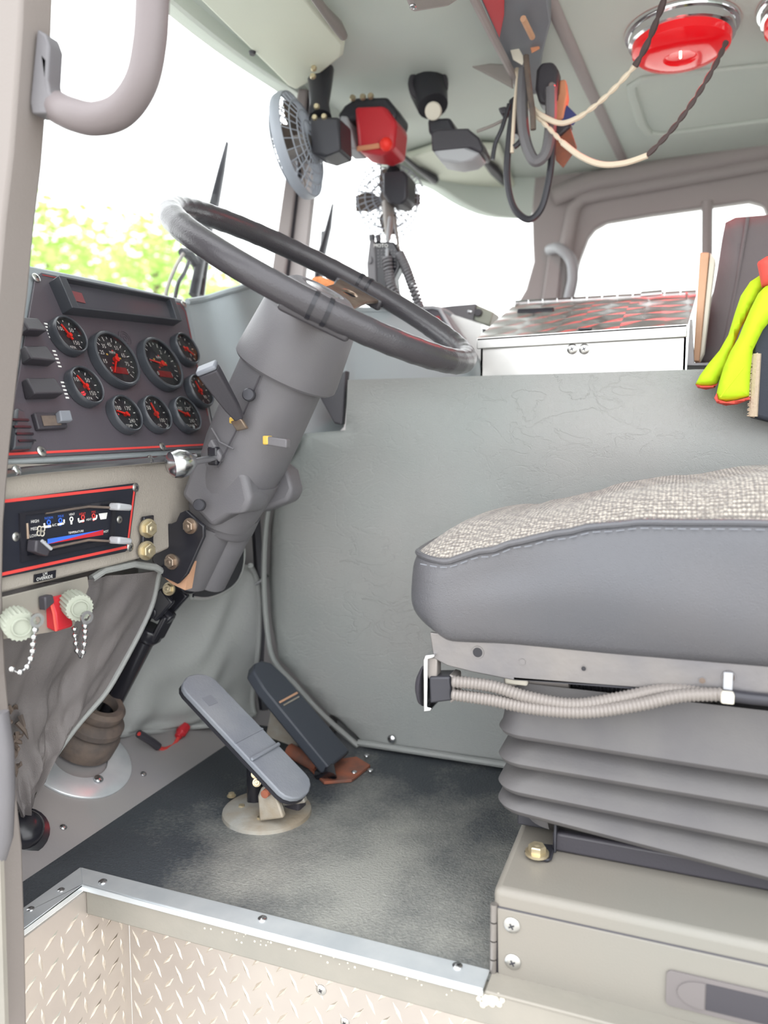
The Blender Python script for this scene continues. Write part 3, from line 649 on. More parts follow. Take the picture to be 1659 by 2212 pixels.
# rocker switches, slider and dark vent at the left end
def rocker(px, nm='rocker_switch'):
    p = [G(*q, .003) for q in px]; c = sum(p, V()) / 4
    b = MB(); up = [q + GN * h for q, h in zip(p, (.012, .012, .020, .020))]
    b.add(p + up, [(0, 1, 2, 3), (4, 5, 6, 7), (0, 1, 5, 4), (1, 2, 6, 5), (2, 3, 7, 6), (3, 0, 4, 7)])
    k = build(nm, b, 'black_plastic', ip, bevel=.0025, seg=3)
    lt = MB()
    for i in range(5): lt.box(p[1].lerp(p[2], i / 4.5) + gxx * .024 + GN * .0005, (.006, .0025, .0008), (gxx, gyy, GN))
    build('legend_print', lt, 'white_print', k)
rocker([(30, 695), (68, 697), (80, 730), (38, 728)]); rocker([(38, 757), (86, 757), (100, 795), (44, 790)]); rocker([(42, 826), (104, 826), (116, 864), (50, 866)])
sl = [G(*q, .003) for q in ((62, 898), (128, 898), (136, 930), (72, 934))]
sbm = MB(); sbm.prism(sl, GN * .008); k = build('dimmer_slider', sbm, 'black_plastic', ip, bevel=.002)
build('slot', MB().prism([G(*q, .0115) for q in ((76, 906), (116, 905), (120, 926), (82, 928))], GN * .0006), 'boot_rubber', k)
build('slide_knob', MB().prism([G(*q, .0112) for q in ((106, 900), (130, 899), (136, 922), (110, 923))], GN * .010), 'grey_plastic', k, bevel=.002)
vt = MB().prism([G(*q, .003) for q in ((20, 890), (34, 896), (58, 968), (52, 978), (12, 980))], GN * .012); k = build('air_vent', vt, 'bezel_black', ip, bevel=.003)
for i in range(4): build('slat', MB().box(G(26 + 5 * i, 918 + i * 15, .0155), (.028, .003, .003), (gxx, gyy, GN)), 'black_gloss', k)

# ------------------------------------------------------------------ heater control panel
HX = -.797
def Hh(x, y, h=0.0): return AX(x, y, HX) + V((h, 0, 0))
hv = thing('heater_control_panel', Hh(150, 1200), 'black heater and air conditioning control panel with red outline', 'control panel')
build('plate', MB().prism([Hh(-20, 1083), Hh(293, 1043), Hh(290, 1060), Hh(274, 1186), Hh(266, 1192), Hh(-20, 1252)], (.004, 0, 0)), 'hvac_black', hv, bevel=.001)
strip([(-20, 1085), (286, 1051), (270, 1181), (-20, 1244)], .0042, 'red_line', hv, .0046, fn=Hh)
for p in ((288, 1053), (276, 1181)): screw(hv, Hh(*p, .004), (1, 0, 0), .75)
for p in ((253, 1122), (29, 1159)): screw(hv, Hh(*p, .004), (1, 0, 0), .6)
build('inner_bezel', MB().holed([[Hh(*p, .004) for p in ((34, 1108), (243, 1080), (238, 1172), (38, 1214))], [Hh(*p, .004) for p in ((46, 1113), (236, 1088), (231, 1164), (50, 1200))]], (.003, 0, 0)), 'black_gloss', hv)
hy = V((0, .15, 1)).normalized(); hx = V((0, 1, 0)); hz2 = V((0, 0, 1))
def ht(s, x, y, size, m='white_print'): text(s, Hh(x, y, .0048), hx, hz2, size * .56, m, hv, 'legend')
ht('HIGH', 69, 1126, .010); ht('MED', 67, 1142, .010); ht('LOW', 66, 1157, .010); ht('COOL', 86, 1172, .009); ht('HOT', 223, 1148, .009); ht('TEMPERATURE', 158, 1149, .008)
ht('A/C', 111, 1134, .009); ht('HEAT', 186, 1122, .008); ht('VENT', 149, 1111, .008)
ht('NORM', 99, 1119, .009, 'blue_print'); ht('MAX', 125, 1115, .009, 'blue_print'); ht('HEAT', 172, 1110, .009, 'red_line'); ht('MIX', 196, 1106, .009, 'red_line')
for x, y, m in ((99, 1128, 'blue_print'), (124, 1124, 'blue_print'), (148, 1121, 'white_print'), (173, 1117, 'red_line'), (196, 1114, 'red_line')):
    b = MB(); c = Hh(x, y, .0048); b.lathe(c, (1, 0, 0), [(.0036, 0), (.0036, .0006), (.002, .0006), (.002, 0)], 12, cap=False); b.box(c + V((0, 0, -.005)), (.0006, .003, .005)); build('vent_symbol', b, m, hv)
b = MB(); c = Hh(82, 1147, .0048)
for k in range(4): t = k * PI / 2 + .6; b.lathe(c + V((0, .0042 * math.cos(t), .0042 * math.sin(t))), (1, 0, 0), [(.004, 0), (.004, .0006), (.0026, .0006), (.0026, 0)], 14, cap=False)
build('fan_symbol', b, 'paper', hv)
b = MB(); c = Hh(217, 1114, .0048); b.prism([c + V((0, -.009, .004)), c + V((0, .009, .004)), c + V((0, .006, -.005)), c + V((0, -.006, -.005))], (.0006, 0, 0)); k = build('defrost_symbol', b, 'white_print', hv)
strip([(89, 1130), (90, 1138), (104, 1136)], .003, 'white_print', hv, .0052, 'bracket_mark', Hh); strip([(118, 1133), (132, 1130), (132, 1122)], .003, 'white_print', hv, .0052, 'bracket_mark', Hh)
strip([(163, 1119), (164, 1127), (176, 1124)], .003, 'white_print', hv, .0052, 'bracket_mark', Hh); strip([(194, 1122), (202, 1120), (203, 1112)], .003, 'white_print', hv, .0052, 'bracket_mark', Hh)
a4 = [Hh(*p, .0052) for p in ((96, 1164), (217, 1144), (217, 1155), (96, 1175))]
build('cold_wedge', MB().add([a4[0], a4[1], a4[3]], [(0, 1, 2)]), 'blue_print', hv, smooth=0); build('hot_wedge', MB().add([a4[1], a4[2], a4[3]], [(0, 1, 2)]), 'red_plastic', hv, smooth=0)
for (sx, sy, ex, ey) in ((92, 1108, 222, 1094), (86, 1187, 222, 1166)):
    k = build('slider_lever', MB().tube([Hh(sx, sy, .005), Hh(ex - 40, ey, .008), Hh(ex, ey + 2, .018)], .0018, 8), 'boot_rubber', hv)
    build('knob', MB().prism([Hh(ex - 4, ey - 9, .014), Hh(ex + 26, ey - 5, .014), Hh(ex + 24, ey + 8, .014), Hh(ex - 6, ey + 7, .014)], (.02, 0, 0)), 'rubber_light', k, bevel=.003)
k = build('fan_lever', MB().tube([Hh(51, 1130, .005), Hh(52, 1163, .006)], .0025, 8), 'bolt_steel', hv)
build('knob', MB().prism([Hh(48, 1165, .008), Hh(60, 1166, .008), Hh(80, 1184, .008), Hh(74, 1200, .008), Hh(46, 1190, .008)], (.016, 0, 0)), 'black_plastic', k, bevel=.002)
build('ridge', MB().tube([Hh(57, 1166, .026), Hh(78, 1184, .026)], .0022, 6), 'rubber_light', k)

# label plate and switch bracket below
lp = build('label_plate', MB().prism([AX(x, y, -.799) for x, y in ((73, 1241), (119, 1231), (118, 1248), (72, 1258))], (.002, 0, 0)), 'black_gloss', None, 'small black label plate below the heater control panel', 'label plate')
text('LM', AX(97, 1240, -.7965), hx, hz2, .0062, 'white_print', lp, 'lettering'); text('OVERRIDE', AX(96, 1248.5, -.7965), hx, hz2, .0062, 'white_print', lp, 'lettering')
br = thing('switch_bracket', AX(110, 1330, -.79), 'grey folded switch bracket hanging under the dash', 'bracket')
build('plate', MB().prism([AX(x, y, -.792) for x, y in ((-20, 1296), (190, 1245), (193, 1268), (160, 1355), (100, 1368), (-20, 1385))], (-.003, 0, 0)), 'sill_paint', br, bevel=.002)
for p in ((136, 1290), (137, 1336)): inst('screw', ME_RIVET, br, AX(*p, -.790), (1, 0, 0), .9)
def capsw(cx, cy, rp, chain, label):
    c = AX(cx, cy, -.75); dep = (c - CAM).dot(FW); r = rp / FPX * dep; ax = V((.85, -.50, -.10)).normalized()
    t = thing('dust_cap', c, label, 'dust cap', 'ribbed dust caps on the switch bracket')
    b = MB(); u, v2, a = frame(ax); n = 44; prof = [(-.030, .94), (.000, 1), (.004, .97)]
    vs = []
    for h, k_ in prof:
        for i in range(n): th = 2 * PI * i / n; rr = r * k_ * (1.0 if i % 2 else .9); vs.append(c + a * h + (u * math.cos(th) + v2 * math.sin(th)) * rr)
    fs = [(j * n + i, j * n + (i + 1) % n, (j + 1) * n + (i + 1) % n, (j + 1) * n + i) for j in range(2) for i in range(n)] + [tuple(range(n)), tuple(2 * n + i for i in range(n))]
    b.add(vs, fs); build('ribbed_cap', b, 'cap_green', t, smooth=20, bevel=0)
    build('top_ring', MB().lathe(c + a * .004, a, [(r * .62, 0), (r * .60, .003), (r * .52, .003), (r * .50, .0003), (.0001, .0003)], 30, cap=False), 'cap_green', t)
    ch = MB(); pts = spline([AX(x, y, xx) for x, y, xx in chain], 12); acc = 0; last = pts[0]; ch.ball(last, .0042, 8)
    for p in pts:
        if (p - last).length > .0098: ch.ball(p, .0042, 8); last = p
    ch.tube(pts, .0011, 5); build('bead_chain', ch, 'dull_chrome', t)
    s0 = AX(chain[0][0], chain[0][1], chain[0][2]); build('chain_clip', MB().lathe(s0 + V((.002, 0, .012)), (1, -.3, 0), [(.009, 0), (.009, .003), (.005, .003), (.005, 0)], 14, cap=False), 'dull_chrome', t)
capsw(44, 1352, 34, [(76, 1360, -.735), (72, 1385, -.74), (70, 1410, -.745), (60, 1438, -.75), (42, 1452, -.755), (24, 1444, -.76)], 'pale ribbed dust cap nearest the pillar with a long ball chain')
capsw(170, 1312, 31, [(184, 1352, -.735), (183, 1385, -.745), (176, 1420, -.75), (168, 1410, -.757), (162, 1375, -.765), (161, 1358, -.77)], 'pale ribbed dust cap right of the red guard with looped ball chain')
rg = thing('red_toggle_guard', AX(108, 1330, -.77), 'red toggle switch guard between the two dust caps', 'switch guard')
g6 = [AX(88, 1300, -.765), AX(103, 1290, -.735), AX(123, 1315, -.725), AX(134, 1355, -.73), (AX(117, 1364, -.755)), AX(87, 1350, -.77)]
cN = V((0, .028, 0)); b = MB(); b.prism([AY(88, 1302, .79), AY(100, 1291, .79), AY(110, 1296, .79), AY(120, 1325, .79), AY(124, 1362, .79), AY(118, 1366, .79), AY(86, 1350, .79)], (0, .03, 0))
for i in range(len(b.v)): b.v[i] = b.v[i] + V((0, -.11, 0)) * 0
build('guard', b, 'red_plastic', rg, bevel=.004, seg=3)
build('ridge', MB().tube([AY(106, 1292, .788), AY(116, 1325, .788), AY(121, 1363, .788)], .0018, 6), 'hivis_red', rg)
build('base', MB().prism([AX(x, y, -.79) for x, y in ((82, 1288), (100, 1283), (104, 1300), (84, 1318))], (.012, 0, 0)), 'black_plastic', rg, bevel=.002)

# ------------------------------------------------------------------ steering wheel and column
TH, PH = math.radians(30.73), math.radians(-4.73)
C0 = V((-.529, 1.12, .893)); AN = V((math.sin(TH) * math.cos(PH), math.sin(PH), math.cos(TH) * math.cos(PH)))
EA = V((0, 1, 0)).cross(AN).normalized(); EB = AN.cross(EA)     # EA: down-rear in the wheel plane, EB: across (+Y)
def PS(s): return C0 - AN * s
sw = thing('steering_wheel', PS(.05), 'black two spoke steering wheel with ribbed grip rim', 'steering wheel')
RW = .249; pts = []; rad = []; N = 220
for i in range(N):
    t = 2 * PI * i / N; pts.append(C0 + (EA * math.cos(t) + EB * math.sin(t)) * RW); rad.append(.0185 + .0006 * max(0, math.cos(40 * t)) * (1 if abs(math.sin(t)) < .93 else 0))
rim = build('rim', MB().tube(pts, rad, 18, closed=True, ref=AN), 'wheel_rubber', sw, smooth=60)
for ta in (math.radians(-61), math.radians(102)):
    DR = EA * math.cos(ta) + EB * math.sin(ta); sd = AN.cross(DR).normalized()
    for dt in (-.04, .04):
        t = ta + dt; q = C0 + (EA * math.cos(t) + EB * math.sin(t)) * RW; tg = (-EA * math.sin(t) + EB * math.cos(t)); build('grip_ring', MB().tube([q - tg * .003, q + tg * .003], .0196, 20), 'black_gloss', rim)
    # spoke plate with round hole
    a0 = C0 - AN * .035 + DR * .045; a1 = C0 - AN * .012 + DR * .236; d_ = (a1 - a0).normalized()
    L = (a1 - a0).length; outer = [a0 + sd * .040, a0 + d_ * L * .45 + sd * .034, a0 + d_ * L * .7 + sd * .034, a1 + sd * .044, a1 - sd * .044, a0 + d_ * L * .7 - sd * .034, a0 + d_ * L * .45 - sd * .034, a0 - sd * .040]
    hc = a0 + d_ * L * .66; hole = [hc + d_ * .020 * math.cos(k * PI / 8) + sd * .015 * math.sin(k * PI / 8) for k in range(16)]
    build('spoke', MB().holed([outer, hole], d_.cross(sd).normalized() * .006), 'bolt_steel', sw, bevel=.0015)
    build('spoke_saddle', MB().box(a1 - AN * .002 + DR * .004, (.03, .10, .022), (d_, sd, d_.cross(sd))), 'wheel_rubber', sw, bevel=.006, seg=3)
build('hub', MB().lathe(PS(.062), AN, [(.050, 0), (.052, .012), (.058, .024), (.058, .030), (.054, .034)], 36), 'dark_steel', sw)
hb = build('horn_pad', MB().lathe(PS(.028), AN, [(.054, 0), (.058, .006), (.057, .014), (.048, .020), (.036, .021), (.034, .017), (.0001, .017)], 36, cap=False), 'column_plastic', sw)
build('horn_badge', MB().lathe(PS(.011), AN, [(.030, 0), (.029, .003), (.0001, .004)], 28), 'dull_chrome', hb)

sc = thing('steering_column', PS(.58), 'dark grey steering column shroud with levers and exposed lower shaft', 'steering column')
build('collar', MB().lathe(PS(.055), -AN, [(.060, -.010), (.074, 0), (.078, .004), (.0875, .085), (.0875, .096), (.084, .100), (.066, .100)], 48), 'column_plastic', sc)
sh = MB(); n = 40; vs = []; st = [(.14, .068, .070), (.20, .069, .071), (.26, .070, .072), (.31, .070, .072), (.345, .066, .070)]
for s_, ra, rb in st:
    for k in range(n):
        t = 2 * PI * k / n; ca, sa = math.cos(t), math.sin(t)
        ex = 1 + .16 * max(0, -ca) ** 3       # boxier towards the dash
        vs.append(PS(s_) + EA * (ra * ca * ex) + EB * (rb * sa * (1 + .06 * max(0, -ca))))
sh.add(vs, [(j * n + i, j * n + (i + 1) % n, (j + 1) * n + (i + 1) % n, (j + 1) * n + i) for j in range(len(st) - 1) for i in range(n)] + [tuple(range(n)), tuple((len(st) - 1) * n + i for i in range(n))])
shr = build('shroud', sh, 'column_plastic', sc)
build('seam_line', MB().tube([AY(562, 812, 1.058), AY(540, 862, 1.060), AY(508, 935, 1.064), AY(470, 1010, 1.068)], .0012, 6), 'black_plastic', shr)
build('shroud_step', MB().tube([AY(457, 925, 1.075), AY(475, 955, 1.068), AY(505, 970, 1.064)], .0016, 6), 'column_plastic', shr)
def colscrew(x, y, Y): c = AY(x, y, Y); b = MB().lathe(c, (.25, -1, .1), [(.010, -.004), (.010, .004), (.0085, .0055), (.0001, .0058)], 20); return build('shroud_screw', b, 'dark_steel', sc)
colscrew(538, 853, 1.052); colscrew(431, 1091, 1.062)
# lower clamshell ears
e1 = [(470, 962), (500, 985), (532, 1030), (543, 1082), (528, 1110), (500, 1112), (455, 1140), (388, 1070), (415, 1000)]
build('clamp_cover', MB().prism([AY(x, y, 1.085) for x, y in e1], (0, .065, 0)), 'column_plastic', sc, bevel=.010, seg=4)
e2 = [(560, 1000), (600, 1000), (622, 1018), (633, 1062), (622, 1085), (560, 1108), (520, 1110)]
build('clamp_cover', MB().prism([AY(x, y, 1.185) for x, y in e2], (0, .045, 0)), 'column_plastic', sc, bevel=.012, seg=4)
build('neck', MB().lathe(PS(.34), -AN, [(.070, 0), (.068, .03), (.062, .075), (.058, .10)], 36), 'column_plastic', sc)
build('lower_tube', MB().lathe(PS(.42) + EB * .012, -AN, [(.060, 0), (.060, .035), (.056, .040)], 32), 'column_plastic', sc)
build('lower_tube', MB().lathe(PS(.45) - EB * .012 - EA * .004, -AN, [(.043, 0), (.041, .125), (.038, .128)], 30), 'column_plastic', sc)
build('lower_tube', MB().lathe(PS(.45) + EB * .022 + EA * .020, -AN, [(.036, 0), (.034, .125), (.031, .128)], 30), 'column_plastic', sc)
# turn signal lever
l0 = AY(518, 905, 1.045); l1 = AY(450, 800, .985); d_ = (l1 - l0).normalized(); uu, vv, _ = frame(d_, (0, -1, .4))
lv = MB(); q = [(-.014, .009), (.014, .009), (.014, -.009), (-.014, -.009)]
lvv = []
for t, k in ((0, .55), (.25, .8), (.85, 1.1), (1, 1.15)): lvv += [l0.lerp(l1, t) + uu * (a * k) + vv * (b_ * k) for a, b_ in q]
lv.add(lvv, [(i * 4 + k, i * 4 + (k + 1) % 4, i * 4 + 4 + (k + 1) % 4, i * 4 + 4 + k) for i in range(3) for k in range(4)] + [(0, 1, 2, 3), (12, 13, 14, 15)])
tl = build('turn_signal_lever', lv, 'black_plastic', sc, bevel=.003, seg=3)
build('end_cap', MB().box(l1 + d_ * .004, (.033, .021, .008), (uu, vv, d_)), 'grey_plastic', tl, bevel=.003)
build('pivot_bracket', MB().box(AY(518, 918, 1.050), (.020, .008, .026), (d_, V((0, 1, 0)), d_.cross(V((0, 1, 0))))), 'bolt_steel', tl, bevel=.002)
build('yellow_bushing', MB().box(AY(503, 908, 1.052), (.010, .008, .010)), 'yellow_plastic', tl, bevel=.002)
# tilt lever with chrome ball
k = build('tilt_lever', MB().tube([AY(470, 988, 1.07), AY(430, 995, 1.02), AY(400, 1000, .98)], .0055, 10), 'dull_chrome', sc)
build('chrome_knob', MB().lathe(AY(422, 996, 1.0), AY(372, 1004, .97) - AY(422, 996, 1.0), [(.008, 0), (.012, .004), (.020, .014), (.0225, .026), (.020, .038), (.012, .044), (.0001, .045)], 24), 'dull_chrome', k)
build('lever_slot', MB().box(AY(462, 985, 1.066), (.018, .012, .030)), 'black_gloss', k, bevel=.003)
build('lever_hood', MB().prism([AY(x, y, 1.062) for x, y in ((445, 962), (455, 948), (478, 985), (472, 1000))], (0, .02, 0)), 'column_plastic', k, bevel=.003)
hz_ = build('hazard_switch', MB().box(AY(600, 955, 1.062), (.030, .014, .014), (EA * .3 + V((1, 0, 0)), V((0, 1, 0)), V((0, 0, 1)))), 'column_plastic', sc, bevel=.002)
build('yellow_end', MB().box(AY(578, 951, 1.062), (.010, .016, .014)), 'yellow_plastic', hz_, bevel=.002)
# mounting bracket bolted to dash
bk = [(330, 1128), (368, 1132), (380, 1126), (388, 1108), (402, 1102), (440, 1136), (440, 1160), (404, 1240), (384, 1262), (350, 1246), (328, 1212)]
mb_ = build('mounting_bracket', MB().prism([AY(x, y, 1.070) for x, y in bk], (0, .008, 0)), 'black_gloss', sc, bevel=.002)
build('flange', MB().prism([AX(x, y, -.797) for x, y in ((304, 1116), (326, 1112), (324, 1204), (300, 1208))], (.007, 0, 0)), 'black_gloss', mb_, bevel=.002)
for p in ((318, 1141), (315, 1189)): inst('bolt', ME_BOLT_B, mb_, AX(*p, -.790), V((1, -.25, 0)), 1.15)
for p in ((412, 1136), (372, 1213)): inst('bolt', ME_BOLT_S, mb_, AY(*p, 1.070), V((0, -1, 0)), 1.0)
build('bracket_foot', MB().prism([AY(x, y, 1.085) for x, y in ((352, 1245), (384, 1262), (410, 1215), (400, 1275), (372, 1262))], (0, .02, 0)), 'wood', mb_)
# universal joint and lower shaft
FC = AP(172, 1640, TP, TN); FBT = AP(176, 1612, TP, TN)
J1 = PS(.585); J2 = AY(348, 1315, J1.y - .005); SE = AP(205, 1590, TP, TN) + V((0, 0, .0)); J3 = J2 + (SE - J2).normalized() * .05
uj = MB(); a_ = (J2 - PS(.55)).normalized(); b_ = (SE - J2).normalized()
uj.lathe(PS(.56), a_, [(.022, 0), (.026, .006), (.026, .035), (.020, .042)], 20)
for sg in (1, -1): uj.box(J2 - a_ * .020 + EB * sg * .021, (.055, .012, .036), (a_, EB, a_.cross(EB)))
for sg in (1, -1): uj.box(J2 + b_ * .022 + a_.cross(EB) * sg * .021, (.056, .034, .012), (b_, EB, b_.cross(EB)))
uj.tube([J2 - EB * .030, J2 + EB * .030], .0115, 14); e3 = a_.cross(EB).normalized(); uj.tube([J2 - e3 * .030, J2 + e3 * .030], .0115, 14)
uj.lathe(J2 + b_ * .040, b_, [(.026, 0), (.027, .018), (.020, .030)], 20)
ujo = build('universal_joint', uj, 'black_gloss', sc, bevel=.004, seg=3)
inst('bolt', ME_BOLT_B, ujo, AY(366, 1272, J1.y - .035), V((.1, -1, .2)), .9)
build('lower_shaft', MB().lathe(J2 + b_ * .06, b_, [(.0200, 0), (.0200, .010), (.0185, .012), (.0185, (SE - J2).length - .06 + .02)], 24), 'black_gloss', sc)
# boot and flange on toe board
bo = thing('shaft_boot', FC, 'brown ribbed rubber boot around the steering shaft', 'rubber boot')
bx = (SE + V((0, 0, .0)) - FC); ba = (TN + (-b_)).normalized(); FB = FC
prof = [(.058, 0), (.059, .012), (.060, .030), (.055, .040), (.050, .043), (.056, .050), (.056, .060), (.047, .070), (.041, .072), (.046, .080), (.046, .090), (.040, .097), (.029, .097), (.027, .080)]
build('ribbed_boot', MB().lathe(FBT + TN * .005, (TN * .8 - b_ * .5), prof, 40, cap=False), 'boot_rubber', bo)
fl = thing('boot_flange', FC, 'round aluminium flange ring on the toe board under the boot', 'flange ring')
build('ring', MB().lathe(FB, TN, [(.096, 0), (.096, .003), (.094, .0045), (.050, .0045), (.050, 0)], 56, cap=False), 'aluminium', fl)
inst('rivet', ME_RIVET, fl, AP(213, 1683, TP + TN * .006, TN), TN, 1.6)

# ------------------------------------------------------------------ pedals
bp_ = thing('brake_pedal', AZ(575, 1752, 0), 'grey rubber faced brake pedal on a cast floor mount', 'pedal')
A = AY(634, 1690, 1.12); B = AY(436, 1482, 1.14); d_ = (B - A).normalized(); wv = V((0, 1, 0)); wv = (wv - d_ * wv.dot(d_)).normalized(); nn = d_.cross(wv)
if nn.z < 0: nn = -nn
L = (B - A).length; ol = []; W_ = .043
for k in range(9): t = -PI / 2 + PI * k / 8; ol.append(B + wv * (-W_ * math.sin(t)) * -1 + d_ * (.03 * math.cos(t)))
for k in range(9): t = PI / 2 + PI * k / 8; ol.append(A + wv * (W_ * math.sin(t)) + d_ * (.03 * math.cos(t)))
pd = build('pedal_pad', MB().prism(ol, -nn * .010), 'pedal_rubber', bp_, bevel=.003, seg=2)
c = A.lerp(B, .30) + nn * .002; build('cross_rib', MB().box(c, (.007, .086, .006), (d_, wv, nn)), 'pedal_rubber', pd, bevel=.002)
build('cross_rib', MB().box(A.lerp(B, .47) + nn * .0004, (.003, .084, .002), (d_, wv, nn)), 'pedal_rubber', pd)
build('worn_mark', MB().box(A.lerp(B, .86) + nn * .0002 - wv * .012, (.020, .026, .001), (d_, wv, nn)), 'grey_plastic', pd)
build('pedal_plate', MB().prism([p - nn * .010 for p in ol], -nn * .006), 'dark_steel', bp_)
BC = AZ(577, 1755, 0)
build('floor_mount', MB().lathe(BC, (0, 0, 1), [(.078, 0), (.077, .006), (.070, .010), (.040, .012), (.030, .014)], 36), 'cast_metal', bp_)
er = [AY(560, 1775, 1.075), AY(556, 1720, 1.085), AY(563, 1702, 1.09), (AY(578, 1696, 1.09)), AY(592, 1706, 1.09), AY(612, 1768, 1.075)]
build('mount_ear', MB().prism(er, (0, .012, 0)), 'cast_metal', bp_, bevel=.003)
build('mount_ear', MB().prism([p + V((.01, .06, 0)) for p in er], (0, .012, 0)), 'cast_metal', bp_, bevel=.003)
build('pivot_pin', MB().tube([AY(571, 1716, 1.074), AY(571, 1716, 1.074) + V((0, .10, 0))], .007, 12), 'rust', bp_)
build('push_rod', MB().tube([BC + V((-.03, .01, .01)), BC + V((-.03, .01, .08)), A.lerp(B, .35) - nn * .02], .014, 14), 'black_gloss', bp_)
build('stop_block', MB().box(BC + V((.045, .02, .025)), (.03, .03, .04)), 'black_plastic', bp_, bevel=.004)
for p in ((500, 1720), (522, 1746), (562, 1772), (640, 1745)): inst('bolt', ME_BOLT_B, bp_, AZ(*p, .008), (0, 0, 1), .6)
inst('bolt', ME_BOLT_B, bp_, AY(552, 1672, 1.10), (.5, -1, .3), .55); inst('bolt', ME_BOLT_B, bp_, AY(555, 1690, 1.10), (.5, -1, .3), .55)

ap_ = thing('accelerator_pedal', AZ(740, 1680, 0), 'black treadle accelerator pedal on a rusty floor plate', 'pedal')
A = AY(735, 1640, 1.32); B = AY(577, 1452, 1.33); d_ = (B - A).normalized(); wv = V((0, 1, 0)); wv = (wv - d_ * wv.dot(d_)).normalized(); nn = d_.cross(wv)
if nn.z < 0: nn = -nn
W_ = .046; ol = [A - wv * W_, A + wv * W_, B + wv * W_ * .95 - d_ * .025, B + wv * W_ * .75 + d_ * .015, B + wv * W_ * .3 + d_ * .028, B - wv * W_ * .3 + d_ * .028, B - wv * W_ * .75 + d_ * .015, B - wv * W_ * .95 - d_ * .025]
pk = build('treadle', MB().prism(ol, -nn * .024), 'pedal_black', ap_, bevel=.004, seg=2)
build('tread_groove', MB().box(A.lerp(B, .70) + nn * .0005, (.004, .07, .002), (d_, wv, nn)), 'wood', pk); build('tread_groove', MB().box(A.lerp(B, .66) + nn * .0005, (.003, .06, .002), (d_, wv, nn)), 'cast_metal', pk)
build('floor_plate', MB().prism([AZ(x, y, .001) for x, y in ((660, 1655), (770, 1640), (800, 1658), (760, 1690), (700, 1695))], (0, 0, .006)), 'rust', ap_, bevel=.001)
build('pedal_arm', MB().tube([A.lerp(B, .1) - nn * .02, AZ(715, 1675, .02), AZ(690, 1672, .008)], .012, 10), 'black_gloss', ap_)
build('link_plate', MB().prism([AY(x, y, 1.36) for x, y in ((585, 1535), (650, 1600), (640, 1615), (575, 1590))], (0, .006, 0)), 'cast_metal', ap_)
build('linkage', MB().tube([AY(625, 1620, 1.34), AY(660, 1640, 1.33), AY(690, 1655, 1.32)], .014, 10), 'rust', ap_)
for p in ((792, 1632), (765, 1668), (800, 1664)): inst('screw', ME_RIVET, ap_, AZ(*p, .007), (0, 0, 1), 1.1)
wire('dark_hose', [AY(555, 1090, 1.50), AY(562, 1200, 1.50), AY(568, 1330, 1.50), AY(565, 1440, 1.50), AY(575, 1530, 1.5)], .016, 'dark_steel', 'dark upright hose in the gap beside the engine cover', 'hose')
wire('clamp_rod', [AY(553, 1262, 1.47), AY(566, 1252, 1.47), AY(578, 1243, 1.47)], .004, 'dull_chrome', 'short shiny rod in the gap left of the engine cover', 'rod')

# ------------------------------------------------------------------ seat base box
mat('latch_grey', (112, 107, 107), .45)
bx = thing('seat_base_box', (.3, 1.15, -.04), 'grey painted steel box carrying the seat, with side door', 'seat base')
build('body', MB().cube((-.194, .876, -.04), (.95, 1.43, .108)), 'box_paint', bx, bevel=.009, seg=3)
dz = lambda x, y: AY(x, y, .873)
dr = [dz(1074, 1962), V((.6, .873, dz(1074, 1962).z)), V((.6, .873, dz(1076, 2112).z)), dz(1076, 2112)]
door = build('side_door', MB().prism(dr, (0, .004, 0)), 'box_paint', bx, bevel=.001)
build('door_gap', MB().tube([p + V((0, .003, 0)) for p in (dr[0], dr[1])], .0016, 6), 'black_plastic', door); build('door_gap', MB().tube([p + V((0, .003, 0)) for p in (dr[3], dr[2])], .0016, 6), 'black_plastic', door)
build('door_gap', MB().tube([p + V((-.001, .003, 0)) for p in (dr[0], dr[3])], .0012, 6), 'black_plastic', door)
for p in ((1106, 1998), (1108, 2077)): screw(door, dz(*p), (0, -1, 0), 1.0)
hg = MB(); za, zb_ = dz(1067, 1952).z, dz(1068, 2112).z; hx_ = dz(1066, 2000).x
for i in range(4): hg.tube([(hx_, .874, za + (zb_ - za) * (i + .04) / 4), (hx_, .874, za + (zb_ - za) * (i + .96) / 4)], .0045, 10)
build('piano_hinge', hg, 'steel_frame', bx)
lt = [dz(1440, 2090), dz(1446, 2150), dz(1458, 2164)]; z0, z1 = lt[0].z, dz(1450, 2170).z; lx = lt[0].x
la = build('paddle_latch', MB().prism([V((u, .873, v)) for u, v in rrect(lx, z1, lx + .17, z0 - .001, .006)], (0, -.003, 0)), 'latch_grey', bx, bevel=.001)
zm = (z0 + z1) / 2; hh = (z0 - z1) * .36
build('paddle', MB().prism([V((lx + .036 + .024 * math.cos(t), .870, zm + hh * math.sin(t))) for t in [PI / 2 + PI * k / 10 for k in range(11)]] + [V((lx + .040, .870, zm - hh)), V((lx + .040, .870, zm + hh))], (0, -.0015, 0)), 'latch_grey', la)
build('paddle_recess', MB().prism([V((lx + .0415, .8705, zm - hh)), V((lx + .155, .8705, zm - hh)), V((lx + .155, .8705, zm + hh)), V((lx + .0415, .8705, zm + hh))], (0, -.001, 0)), 'black_plastic', la)

